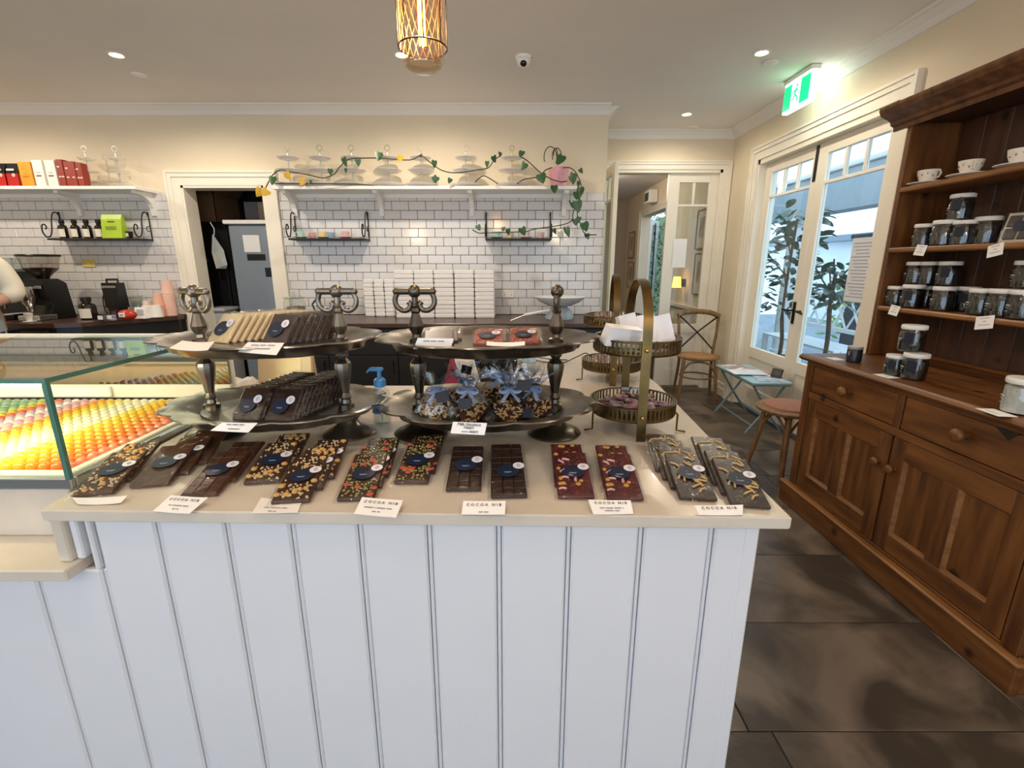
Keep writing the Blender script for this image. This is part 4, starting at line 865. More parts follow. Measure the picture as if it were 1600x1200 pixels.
# ---- barista at the left edge
def skin_body(name, pts, edges, mat, parent=None, sub=2, root=0):
    me = bpy.data.meshes.new(name); me.from_pydata([p[:3] for p in pts], edges, []); o = bpy.data.objects.new(name, me); C.objects.link(o); o.parent = parent
    sk = o.modifiers.new('skin', 'SKIN'); sk.use_smooth_shade = True
    for i, p in enumerate(pts):
        v = me.skin_vertices[0].data[i]; r = p[3]; v.radius = r if isinstance(r, tuple) else (r, r)
    me.skin_vertices[0].data[root].use_root = True
    sb = o.modifiers.new('sub', 'SUBSURF'); sb.levels = sub; sb.render_levels = sub
    dg = bpy.context.evaluated_depsgraph_get(); m2 = bpy.data.meshes.new_from_object(o.evaluated_get(dg)); o.modifiers.clear(); o.data = m2
    m2.materials.clear(); m2.materials.append(mat); m2.polygons.foreach_set('use_smooth', [True]*len(m2.polygons)); return o
skin_m = M('skin', 'C89A80', .55, var=.05, scale=12)
cloth_m = M('cream_shirt', 'E9E2CF', .8, var=.05, scale=10, bump=.25, bscale=18); apron_m = M('grey_apron', '8F959C', .85, var=.08, scale=9, bump=.2, bscale=20)
per = thing('person', 'person in a cream shirt and grey apron leaning at the left edge', 'person', (-3.93, 3.42, 0), R(20))
B = [(0,0,.98,(.16,.12)), (0,.0,1.15,(.14,.11)), (0,-.01,1.32,(.16,.12)), (0,0,1.44,(.13,.09)), (0,0,1.51,.055), (0,-.01,1.57,.055), (0,-.02,1.66,(.075,.09)), (0,-.015,1.74,(.06,.075)),
     (.09,0,.9,.1), (.1,-.01,.5,.065), (.1,.02,.1,.045), (.11,-.1,.04,.04), (-.09,0,.9,.1), (-.1,-.01,.5,.065), (-.1,.02,.1,.045), (-.11,-.1,.04,.04),
     (.18,0,1.42,.065), (.29,-.02,1.17,.05), (.2,-.2,1.10,.038), (.13,-.27,1.10,.028), (-.18,0,1.42,.065), (-.28,-.03,1.17,.05), (-.2,-.2,1.1,.038), (-.13,-.27,1.1,.028)]
E = [(0,1),(1,2),(2,3),(3,4),(4,5),(5,6),(6,7),(0,8),(8,9),(9,10),(10,11),(0,12),(12,13),(13,14),(14,15),(3,16),(16,17),(17,18),(18,19),(3,20),(20,21),(21,22),(22,23)]
skin_body('body', B, E, skin_m, per)
S_ = [(0,0,.95,(.185,.145)), (0,0,1.15,(.165,.135)), (0,-.01,1.32,(.18,.14)), (0,0,1.43,(.14,.105)), (.185,0,1.42,.09), (.3,-.02,1.17,.075), (.255,-.11,1.13,.062), (-.185,0,1.42,.09), (-.29,-.03,1.17,.075), (-.25,-.12,1.13,.062)]
skin_body('shirt', S_, [(0,1),(1,2),(2,3),(3,4),(4,5),(5,6),(3,7),(7,8),(8,9)], cloth_m, per)
skin_body('trousers', [(0,0,.97,(.19,.15)), (.095,0,.86,.12), (.1,-.01,.5,.085), (.1,.02,.08,.065), (-.095,0,.86,.12), (-.1,-.01,.5,.085), (-.1,.02,.08,.065)], [(0,1),(1,2),(2,3),(0,4),(4,5),(5,6)], M('dark_trousers', '2A2B30', .8, var=.08), per)
m = MB(); n = 11
vs_ = []; fs = []
for j, z in enumerate((.45, .8, 1.02, 1.2, 1.34)):
    for i in range(n):
        a = R(200 + 140*i/(n-1)); k = (1.25, 1.15, 1.08, .9, .6)[j]; vs_.append((.2*k*math.cos(a), .175*math.sin(a) - .01, z))
for j in range(4):
    for i in range(n-1): fs.append((j*n+i, j*n+i+1, (j+1)*n+i+1, (j+1)*n+i))
m.add(vs_, fs).build('apron', apron_m, per, 60)
MB().ball((0, .01, 1.70), .092, .105, .1, 18, 12).build('hair', M('brown_hair', '3A2A20', .6, var=.2, scale=40), per, True)
fc = MB(); fc.ball((0, -.115, 1.655), .011, .02, .022, 8, 6); fc.ball((.088, -.01, 1.66), .012, .02, .03, 8, 6); fc.ball((-.088, -.01, 1.66), .012, .02, .03, 8, 6); fc.build('nose_and_ears', skin_m, per, True)
ey = MB(); ey.ball((.034, -.095, 1.675), .013, .01, .009, 8, 6); ey.ball((-.034, -.095, 1.675), .013, .01, .009, 8, 6); ey.build('eyes', white_m, per, True)
MB().tube([(-.03, -.1, 1.605), (0, -.107, 1.602), (.03, -.1, 1.605)], .006, 6).build('mouth', M('lips', 'A5605A', .5, var=.05), per, True)
for s in (1, -1):
    hd = [(.13*s, -.27, 1.10, (.028, .018)), (.085*s, -.315, 1.10, (.036, .016)), (.06*s, -.335, 1.10, (.034, .014))]; he = [(0,1),(1,2)]
    for k in range(4):
        b0 = (.055*s - .004*s, -.345 + .004*k, 1.10 + (k-1.5)*.018); hd += [(b0[0], b0[1], b0[2], .009), (.03*s, -.365, b0[2]-.004, .0085), (.012*s, -.36, b0[2]-.016, .0075)]; q = len(hd)-3; he += [(2,q),(q,q+1),(q+1,q+2)]
    hd += [(.085*s, -.335, 1.13, .01), (.062*s, -.36, 1.135, .0095)]; q = len(hd)-2; he += [(1,q),(q,q+1)]
    skin_body('hand', hd, he, skin_m, per, 1)
# ================================================================ COUNTER DISPLAYS
pewter = M('pewter', '6E6962', .3, .95, col2='98938B', scale=7, bump=.05, bscale=60); pewter_d = M('pewter_dark', '585249', .32, .95, col2='80786C', scale=7, bump=.05, bscale=60)
brass = M('old_brass', '5C4B30', .35, .95, col2='80693F', scale=9); brass_b = M('bright_brass', 'C9A560', .25, 1, var=.05)
navy = M('navy_label', '16243E', .45, var=.05, scale=20); stick = M('lilac_sticker', 'E4E2EC', .5, var=.03); print_w = M('label_print', 'A9B4C8', .6, var=.02)
wrap = clear('cellophane', 'FBFBFB', .03, .08, bump=.7, bscale=45, edge=.8)
def scal(k, amp):
    def f(a, j, r): return r * (1 + amp * (abs(math.cos(k*a/2))**.6 - .5) * max(0, (r-.6)/.4))
    return f
def serving_stand(cx_, cy_, rots, label, mt, name='tiered_serving_stand'):
    t = thing(name, label, 'serving stand', (cx_, cy_, ZC)); H = .183
    tray = [(0, .0), (.6, 0), (.7, .004), (.78, .014), (.9, .022), (1, .024), (1.01, .021), (.92, .017), (.86, .01), (.84, -.006), (.8, -.01), (.6, -.008), (0, -.008)]
    for z in (.072, .25):
        m = MB(); m.lathe(tray, 72, c=(0, 0, z), sx=.285, sy=.2, rf=scal(12, .07)); m.build('tray', mt, t, 50)
        b_ = MB(); b_.lathe([(.63, .0015), (.66, .003), (.69, .0055)], 60, c=(0, 0, z), sx=.285, sy=.2); b_.build('tray_bead', mt, t, 50)
    for s, rz in zip((-1, 1), rots):
        x = s*H
        MB().lathe([(0, 0), (.07, 0), (.074, .006), (.068, .012), (.05, .02), (.032, .03), (.026, .042), (.034, .05), (.03, .058), (.04, .064), (0, .0645)], 36, c=(x, 0, 0)).build('pedestal_foot', mt, t, 50)
        MB().lathe([(.0, .073), (.021, .073), (.021, .086), (.014, .09), (.012, .1), (.017, .106), (.013, .113), (.011, .118), (.014, .14), (.02, .168), (.023, .19), (.021, .2), (.011, .212), (.017, .22), (.014, .23), (.012, .236), (.018, .2415), (0, .242)], 10, c=(x, 0, 0)).build('column', mt, t, 25)
        f = MB(); f.lathe([(0, .251), (.02, .251), (.02, .264), (.013, .268), (.011, .276), (.018, .288), (.02, .298), (.016, .312), (.01, .33), (.013, .336), (.01, .344), (.013, .35), (.008, .356), (.008, .372)], 10, c=(x, 0, 0)); fo = f.build('finial', mt, t, 25)
        h = MB(); h.ball((0, 0, .386), .017, n=14, m=10); h.tube([(-.046, 0, .386), (.046, 0, .386)], [.0085, .0085], 10); h.ball((-.046, 0, .386), .0095, n=10, m=8); h.ball((.046, 0, .386), .0095, n=10, m=8)
        for q in (-1, 1): h.tube(smooth_path([(q*.044, 0, .382), (q*.05, 0, .365), (q*.046, 0, .348), (q*.032, 0, .338), (q*.018, 0, .34), (q*.012, 0, .352), (q*.017, 0, .36)]), .0068, 8)
        h.build('loop_handle', mt, fo, 50, loc=(x, 0, 0), rot=(0, 0, R(rz)))
    return t
SL = serving_stand(-.633, 1.22, (-22, -3), 'two-tier pewter serving stand on the left, stacked with pale and dark chocolate packs', pewter)
SR = serving_stand(-.067, 1.22, (4, 82), 'two-tier bronze-grey serving stand on the right, with gift bags on its lower tray', pewter_d)
TZ1, TZ2 = ZC + .0735, ZC + .2515
# ---- chocolate packs
choc = {'mid': M('mid_choc', '3E271C', .38, var=.12, scale=30), 'dark': M('dark_choc', '2A1712', .38, var=.12, scale=30), 'milk': M('milk_choc', '4A2A1C', .38, var=.1, scale=30), 'white': M('white_choc', 'E3CFA4', .45, var=.06, scale=30), 'berry': M('berry_choc', '3A1418', .4, col2='5A1A20', scale=50), 'pink': M('ruby_choc', 'B0684F', .4, col2='7A2F28', scale=60)}
def disc_m(r, z, mat, name, sx=1.): return MB().lathe([(0, 0), (r, 0), (r, .0004), (0, .0004)], 22, c=(0, 0, z), sx=sx).mesh(name, mat)
def wrap_mesh(W, L, T, seed):
    r_ = random.Random(seed); nx, ny = 9, 13; m = MB(); vs_ = []
    for j in range(ny+1):
        for i in range(nx+1):
            u = i/nx; v = j/ny; x = (u-.5)*(W+.014); y = (v-.5)*(L+.018)
            inside = abs(x) < W/2+.002 and abs(y) < L/2+.002
            vs_.append((x, y, (T+.0012 + r_.uniform(0, .0016)) if inside else (.0008 + r_.uniform(0, .004))))
    m.add(vs_, [(j*(nx+1)+i, j*(nx+1)+i+1, (j+1)*(nx+1)+i+1, (j+1)*(nx+1)+i) for j in range(ny) for i in range(nx)])
    me = m.mesh('wrapper', wrap, None, fix=False); return me
tm = {k: M('top_'+k, *v) for k, v in {'nut': ('C99A58', .6), 'crumb': ('D2BC94', .7), 'green': ('9A9A5A', .6), 'red': ('B5503C', .5), 'berry': ('7E2C2C', .5), 'pinkc': ('C99A96', .6), 'peel': ('B99E6C', .55), 'seed': ('B98A3A', .55)}.items()}
def toppings(kind, W, L, T, seed):
    r_ = random.Random(seed); m = MB(); mats = []
    def mi(k):
        if k not in mats: mats.append(k)
        return mats.index(k)
    def blob(k, s, n=6, flat=.7):
        x, y = r_.uniform(-.44, .44)*W, r_.uniform(-.46, .46)*L
        while math.hypot(x, y) < .025 + s or math.hypot(x-.024, y-.018) < .013 + s: x, y = r_.uniform(-.44, .44)*W, r_.uniform(-.46, .46)*L
        m.ball((x, y, T+s*.25), s*r_.uniform(.8, 1.2), s*r_.uniform(.7, 1.1), s*flat, n, 4, mi(k))
    def stick_(k, l, w_):
        x, y, a = r_.uniform(-.36, .36)*W, r_.uniform(-.42, .42)*L, r_.uniform(0, 3.14); b = a + r_.uniform(-.6, .6)
        m.tube([(x-l*math.cos(a), y-l*math.sin(a), T+.001), (x, y, T+.002), (x+l*math.cos(b), y+l*math.sin(b), T+.001)], w_, 5, mi=mi(k))
    if kind == 'nut': [blob('nut', .0065, 8) for _ in range(9)]; [blob('crumb', .0028, 5) for _ in range(80)]
    if kind == 'fruit': [blob('green', .0026, 5) for _ in range(85)]; [blob('red', .007, 7, .35) for _ in range(8)]; [blob('crumb', .0018, 5) for _ in range(30)]
    if kind == 'berry': [blob('berry', .0028, 5, .4) for _ in range(45)]; [blob('seed', .0055, 7, .5) for _ in range(8)]; [stick_('pinkc', .008, .0028) for _ in range(7)]
    if kind == 'peel': [stick_('peel', .011, .0022) for _ in range(16)]
    if kind == 'redbits': [blob('red', .0035, 6, .4) for _ in range(26)]; [blob('pinkc', .002, 5) for _ in range(30)]
    return m.mesh('toppings', [tm[k] for k in mats]) if m.v else None
BW, BL, BT = .072, .165, .008
def slab_mesh(mat, W, L, T, grid=None):
    m = MB(); m.rbox(-W/2, W/2, -L/2, L/2, 0, T*(.7 if grid else 1), .0015)
    if grid:
        for i in range(grid[0]):
            for j in range(grid[1]):
                a, c = -W/2+.002+i*(W-.004)/grid[0], -W/2+.002+(i+1)*(W-.004)/grid[0]; e, g = -L/2+.002+j*(L-.004)/grid[1], -L/2+.002+(j+1)*(L-.004)/grid[1]
                m.rbox(a+.0004, c-.0004, e+.0004, g-.0004, T*.55, T, .0013)
    return m.mesh('chocolate', mat)
KIND = {}
def bar_kind(key, mat, top=None, grid=None, W=BW, L=BL, T=BT, lab=.0235):
    KIND[key] = dict(slab=slab_mesh(mat, W, L, T, grid), top=[toppings(top, W, L, T, 11*len(KIND)+s) for s in (1, 2)] if top else None, wr=[wrap_mesh(W, L, T, s+len(KIND)) for s in (1, 2)], W=W, L=L, T=T, top_k=top,
                     lab=disc_m(lab, 0, navy, 'navy_label', 1.02), st=disc_m(lab*.52, 0, stick, 'sticker'), r=lab)
bar_kind('milknut', choc['milk'], 'nut'); bar_kind('plain', choc['milk'], None, (3, 6)); bar_kind('nut', choc['mid'], 'nut'); bar_kind('fruit', choc['mid'], 'fruit'); bar_kind('dark', choc['dark'], None, (3, 7)); bar_kind('berry', choc['berry'], 'berry'); bar_kind('peel', choc['dark'], 'peel')
bar_kind('milk', choc['milk'], None, None)
for k, mt, tp in (('p_dark', 'dark', None), ('p_white', 'white', None), ('p_pink', 'pink', 'redbits'), ('p_milk', 'milk', None)): bar_kind(k, choc[mt], tp, None, .074, .088, .008, .022)
lines = MB().box(-.008, .008, 0, .0008, 0, .0003).box(-.006, .006, -.0022, -.0014, 0, .0003).mesh('label_text', print_w)
emb = MB().tube([(.0035*math.cos(i*.785), .005*math.sin(i*.785), .0002) for i in range(8)], .0005, 4, closed=True).box(-.0003, .0003, -.003, .003, 0, .0004).mesh('sticker_emblem', M('emblem_grey', '7C7FA0', .6, var=.03))
cnt = [0]
def choc_pack(key, M4, label, group=None, labelled=True, wrapped=True, name='chocolate_bar', cat='chocolate bar', lo=(0, 0)):
    K = KIND[key]; cnt[0] += 1; v = cnt[0] % 2
    t = thing(name, label, cat, (0, 0, 0), 0, group); t.matrix_world = M4
    put('chocolate', K['slab'], t)
    if K['top']: o = put('toppings', K['top'][v], t); o['kind'] = 'stuff'
    if wrapped: put('wrapper', K['wr'][v], t)
    if labelled:
        z = K['T'] + .0034; lb = put('navy_label', K['lab'], t, (lo[0], lo[1], z)); put('label_text', lines, lb, (0, -.006, .0005))
        st_ = put('sticker', K['st'], t, (lo[0]+K['r']*1.02, lo[1]+K['r']*.75, z+.0006)); put('sticker_emblem', emb, st_, (0, 0, .0005))
    return t
def frame4(near, far, up_hint=Vector((0, 0, 1))):
    """matrix whose y runs near->far, centred half a length up"""
    y = (far - near).normalized(); x = y.cross(up_hint).normalized(); z = x.cross(y)
    return Matrix(((x.x, y.x, z.x, 0), (x.y, y.y, z.y, 0), (x.z, y.z, z.z, 0), (0, 0, 0, 1)))
def lean_stack(key, nl, nr, fl, fr, labels, rise=.03, step=.055, L=BL, side=0., group=None, unl=()):
    """leaning run of bars: front bar from its photo corners, the others slid back beneath it"""
    n_ = (at(*nl, z=ZC+.006) + at(*nr, z=ZC+.006))/2; f_ = (at(*fl, z=ZC+rise) + at(*fr, z=ZC+rise))/2
    d = f_ - n_; ln = d.xy.length; hd = Vector((d.x, d.y, 0)).normalized()
    ang = math.atan2(rise-.004, L); near0 = Vector((n_.x, n_.y, ZC+.0015))
    for i, lb in enumerate(labels):
        if i == 0:
            a = ang
        near = near0 + hd*step*i + Vector((hd.y, -hd.x, 0))*side*i
        dirv = hd*math.cos(ang) + Vector((0, 0, math.sin(ang))); far = near + dirv*L
        m4 = frame4(near, far); m4.translation = (near + far)/2
        choc_pack(key, m4, lb, group, labelled=(i not in unl))
lean_stack('milknut', (114, 771), (176, 774), (187, 699), (247, 698), ['milk chocolate nut bar at the far left front corner of the counter', 'nut bar tucked behind the far left front bar'], side=.004)
lean_stack('milk', (207, 758), (260, 760), (252, 698), (312, 696), ['milk chocolate bar second from the left end of the counter', 'milk bar just under the second bar from the left', 'milk bar at the back of the second leaning stack from the left'], side=.02, step=.05, unl=(2,))
lean_stack('plain', (283, 772), (338, 775), (340, 707), (387, 714), ['plain segmented milk bar behind the second white card', 'plain segmented bar under the front segmented milk bar'], side=.008, step=.06, unl=(1,))
lean_stack('nut', (384, 753), (434, 755), (423, 690), (472, 688), ['hazelnut dark bar lying behind the segmented milk bar', 'hazelnut dark bar underneath at the back of that pair'], step=.06, unl=(1,), side=.01)
lean_stack('nut', (426, 782), (482, 787), (468, 701), (526, 703), ['hazelnut dark bar lying over the third white card', 'hazelnut dark bar second in the stack over the third card', 'hazelnut dark bar last in the stack over the third card'], step=.05, side=.012)
lean_stack('fruit', (529, 780), (582, 781), (559, 698), (618, 698), ['strawberry pistachio bar just behind the fourth white card', 'strawberry pistachio bar second in the stack behind the fourth card', 'strawberry pistachio bar deepest in the stack behind the fourth card'], step=.05, side=.006)
lean_stack('fruit', (616, 754), (668, 755), (630, 702), (688, 700), ['strawberry pistachio bar standing apart, right of the other fruit bars', 'fruit bar peeking out behind the lone strawberry pistachio bar'], step=.05, unl=(1,), side=.008, rise=.028)
lean_stack('dark', (697, 765), (751, 766), (710, 694), (755, 694), ['dark segmented bar left of the pair behind the middle card'], rise=.034)
lean_stack('dark', (768, 776), (823, 776), (766, 716), (818, 716), ['dark segmented bar right of the pair behind the middle card', 'dark bar peeking out behind the right dark bar'], step=.05)
lean_stack('berry', (873, 776), (928, 779), (862, 716), (920, 716), ['berry almond bar left of the pair behind the sixth card', 'berry bar peeking out behind the left berry bar'], step=.05, unl=(1,), side=-.004)
lean_stack('berry', (948, 779), (1006, 781), (935, 719), (988, 719), ['berry bar with pink pieces right of the pair behind the sixth card', 'berry bar peeking out behind the right berry bar'], step=.05, unl=(1,))
lean_stack('peel', (1061, 780), (1121, 780), (1036, 716), (1095, 716), ['candied peel bar at the front of the left peel stack', 'candied peel bar second in the left peel stack', 'candied peel bar third in the left peel stack', 'candied peel bar last in the left peel stack'], step=.042, side=-.008, unl=(1, 2, 3))
lean_stack('peel', (1143, 791), (1203, 792), (1110, 722), (1170, 723), ['candied peel bar at the right front corner of the counter', 'candied peel bar second in the corner stack', 'candied peel bar third in the corner stack', 'candied peel bar last in the corner stack'], step=.045, side=-.006, unl=(1, 2, 3))
# ---- price cards
def card(c4, z, label, head=None, sub=None, y=None, name='price_card', hs=1., cat='card', thick=.0008, font=None):
    """card from its photo corners near-left, near-right, far-right, far-left on a level or given depths"""
    zz = z if isinstance(z, tuple) else (z, z)
    P = [at(*c4[0], z=zz[0]), at(*c4[1], z=zz[0]), at(*c4[2], z=zz[1]), at(*c4[3], z=zz[1])] if y is None else [at(*c4[0], y=y[0]), at(*c4[1], y=y[0]), at(*c4[2], y=y[1]), at(*c4[3], y=y[1])]
    o_ = sum(P, Vector())/4; nrm = (P[1]-P[0]).cross(P[3]-P[0]).normalized()
    t = thing(name, label, cat, o_); q = MB(); n = 6; vs_ = []
    for k in range(n+1):
        u = k/n; bend = nrm*((.0008 if head else .003)*(2*u-1)**2)
        vs_ += [P[0].lerp(P[1], u)-o_+bend, P[3].lerp(P[2], u)-o_+bend]
    vs_ += [v - nrm*thick for v in vs_]; k2 = 2*(n+1); fs = []
    for k in range(n): fs += [(2*k, 2*k+2, 2*k+3, 2*k+1), (k2+2*k, k2+2*k+1, k2+2*k+3, k2+2*k+2), (2*k, k2+2*k, k2+2*k+2, 2*k+2), (2*k+1, 2*k+3, k2+2*k+3, k2+2*k+1)]
    fs += [(0, 1, k2+1, k2), (2*n, k2+2*n, k2+2*n+1, 2*n+1)]
    q.add(vs_, fs).build('card_sheet', paper_m, t)
    if head:
        xa = ((P[1]-P[0]) + (P[2]-P[3])).normalized(); ya = nrm.cross(xa).normalized(); W = (P[1]-P[0]).length; H = (P[3]-P[0]).length
        for k, (txt, sz, dy, sh) in enumerate(head):
            if txt[0] == '#':       # a line of small print too fine to read
                q = MB(); u0 = -sum(map(int, txt[1:]))*.5 - .5*(len(txt)-2)
                for ch in txt[1:]: q.box(u0*sz*W, (u0+int(ch))*sz*W, 0, .022*W, 0, .0002); u0 += int(ch) + 1
                o = q.build('small_print', M('card_print', '77777A', .8, var=.05), t); lo = ya*dy*H + nrm*.0016
                o.matrix_local = Matrix(((xa.x, ya.x, nrm.x, lo.x), (xa.y, ya.y, nrm.y, lo.y), (xa.z, ya.z, nrm.z, lo.z), (0, 0, 0, 1))); continue
            me = text_mesh(txt, sz*W, ink_m, shear=sh); o = put('lettering', me, t)
            lo = Vector((0, 0, 0)) + ya*dy*H + nrm*.0016
            o.matrix_local = Matrix(((xa.x, ya.x, nrm.x, lo.x), (xa.y, ya.y, nrm.y, lo.y), (xa.z, ya.z, nrm.z, lo.z), (0, 0, 0, 1)))
    return t
CN = 'C O C O A   N I B'
zc = ZC + .0022
card([(122, 789), (190, 787), (200, 776), (113, 779)], (zc, zc+.004), 'folded blank white card under the far left bar')
card([(239, 799), (296, 803), (325, 778), (267, 774)], (zc, zc+.012), 'white price card before the plain segmented bar', [(CN, .105, .2, 0), ('#295', .03, -.12, 0), ('#32', .03, -.32, 0)])
card([(394, 802), (465, 801), (472, 784), (408, 778)], (zc, zc), 'white price card half covered by a hazelnut bar', [('#484', .03, -.15, 0), ('#32', .03, -.36, 0)])
card([(553, 803), (619, 809), (630, 782), (566, 777)], (zc, zc+.012), 'white price card before the strawberry pistachio bars', [(CN, .105, .18, 0), ('#7174', .03, -.1, 0), ('#32', .03, -.32, 0)])
card([(721, 804), (789, 804), (790, 783), (724, 783)], (zc, zc+.012), 'white price card centred before the two dark bars', [(CN, .105, .1, 0), ('#44', .025, -.38, 0)])
card([(927, 804), (990, 803), (985, 782), (919, 781)], (zc, zc+.012), 'white price card before the two berry bars', [(CN, .105, .18, 0), ('#4661', .03, -.12, 0), ('#74', .03, -.3, 0)])
card([(1092, 805), (1160, 805), (1161, 789), (1085, 790)], (zc, zc+.008), 'curled white price card before the candied peel bars', [(CN, .105, .05, 0)])
yf = 1.22 - .2
card([(265, 546), (325, 549), (336, 535), (285, 534)], TZ2+.03, 'white card at the left end of the upper pewter tray', None)
card([(372, 550), (432, 555), (444, 536), (388, 535)], (TZ2+.012, TZ2+.03), 'white price card on the rim before the dark packs, upper pewter tray', [('#656', .03, .2, 0), ('#9', .05, -.15, 0)])
card([(329, 673), (388, 676), (403, 661), (348, 660)], (TZ1+.012, TZ1+.028), 'white price card on the rim of the lower pewter tray', [('#454', .03, .15, 0), ('#6', .05, -.2, 0)])
card([(646, 545), (704, 546), (709, 529), (653, 528)], (TZ2+.01, TZ2+.035), 'white price card at the left of the upper bronze tray', [('#656', .03, .18, 0)])
card([(760, 541), (820, 541), (820, 535), (761, 535)], (TZ2+.02, TZ2+.026), 'white card lying flat at the front of the upper bronze tray')
card([(704, 677), (757, 680), (761, 661), (708, 659)], (TZ1+.006, TZ1+.03), 'handwritten white card on the lower bronze tray before the gift bags', [('Milk Hazelnut', .125, .2, .25), ('Heart', .125, -.06, .25), ('#952', .022, -.34, 0), ('             $18.95', .09, -.38, .2)])
# ---- packs on the left stand
def file_of_packs(key, px0, py0, zt, n, dx, dy, yaw, tilt, labels, group, show=1, h=.088):
    p = at(px0, py0, z=zt)
    for i in range(n):
        base = Vector((p.x + dx*i, p.y + dy*i, zt + .002)); m4 = Matrix.Translation(base) @ Matrix.Rotation(R(yaw), 4, 'Z') @ Matrix.Rotation(R(tilt), 4, 'X') @ Matrix.Translation((0, h/2, 0))
        choc_pack(key, m4, labels[0] if i == 0 else ORD[i] + ' ' + labels[-1], group if i else None, labelled=(i < show), name='chocolate_pack', cat='chocolate pack', lo=(-.006, -.004))
file_of_packs('p_dark', 385, 659, TZ1, 11, .0035, .019, -12, 48, ['foremost dark pack of the left file, lower pewter tray', 'dark pack from the front in the left file, lower pewter tray'], 'left file of dark packs on the lower pewter tray', 2)
file_of_packs('p_dark', 437, 661, TZ1, 11, .0045, .019, -10, 48, ['foremost dark pack of the right file, lower pewter tray', 'dark pack from the front in the right file, lower pewter tray'], 'right file of dark packs on the lower pewter tray', 2)
file_of_packs('p_white', 342, 538, TZ2, 11, .012, .013, -24, 50, ['foremost white chocolate pack on the upper pewter tray', 'white chocolate pack from the front, upper pewter tray'], 'file of white chocolate packs on the upper pewter tray', 1)
file_of_packs('p_dark', 430, 540, TZ2, 8, .012, .013, -18, 52, ['foremost dark pack on the upper pewter tray', 'dark pack from the front, upper pewter tray'], 'file of dark packs on the upper pewter tray', 1)
# ---- packs on the right stand, upper tray
def flat_run(key, px, py, n, label0, labeln, yaw, labelled=True, step=.03):
    p = at(px, py, z=TZ2+.004)
    for i in range(n):
        a = R(14); near = Vector((p.x + .006*i, p.y + step*i, TZ2+.003)); far = near + Vector((math.sin(R(-yaw)), math.cos(R(yaw)), math.tan(a))).normalized()*.088
        m4 = frame4(near, far); m4.translation = (near+far)/2
        choc_pack(key, m4, label0 if i == 0 else labeln if n == 2 or i == 1 else labeln + ', rear', None, labelled=labelled and i < 2, wrapped=(key != 'p_milk' or i > 0), name='chocolate_pack', cat='chocolate pack', lo=(-.003, 0))
flat_run('p_milk', 686, 540, 3, 'plain milk pack left of three on the upper bronze tray', 'milk pack behind the front milk pack, upper bronze tray', 8, False, .036)
flat_run('p_pink', 762, 540, 2, 'red speckled pack in the middle of the upper bronze tray', 'red speckled pack behind the middle one, upper bronze tray', 0, True, .034)
flat_run('p_pink', 820, 538, 2, 'red speckled pack at the right of the upper bronze tray', 'red speckled pack hidden under the right one, upper bronze tray', 0, True, .034)
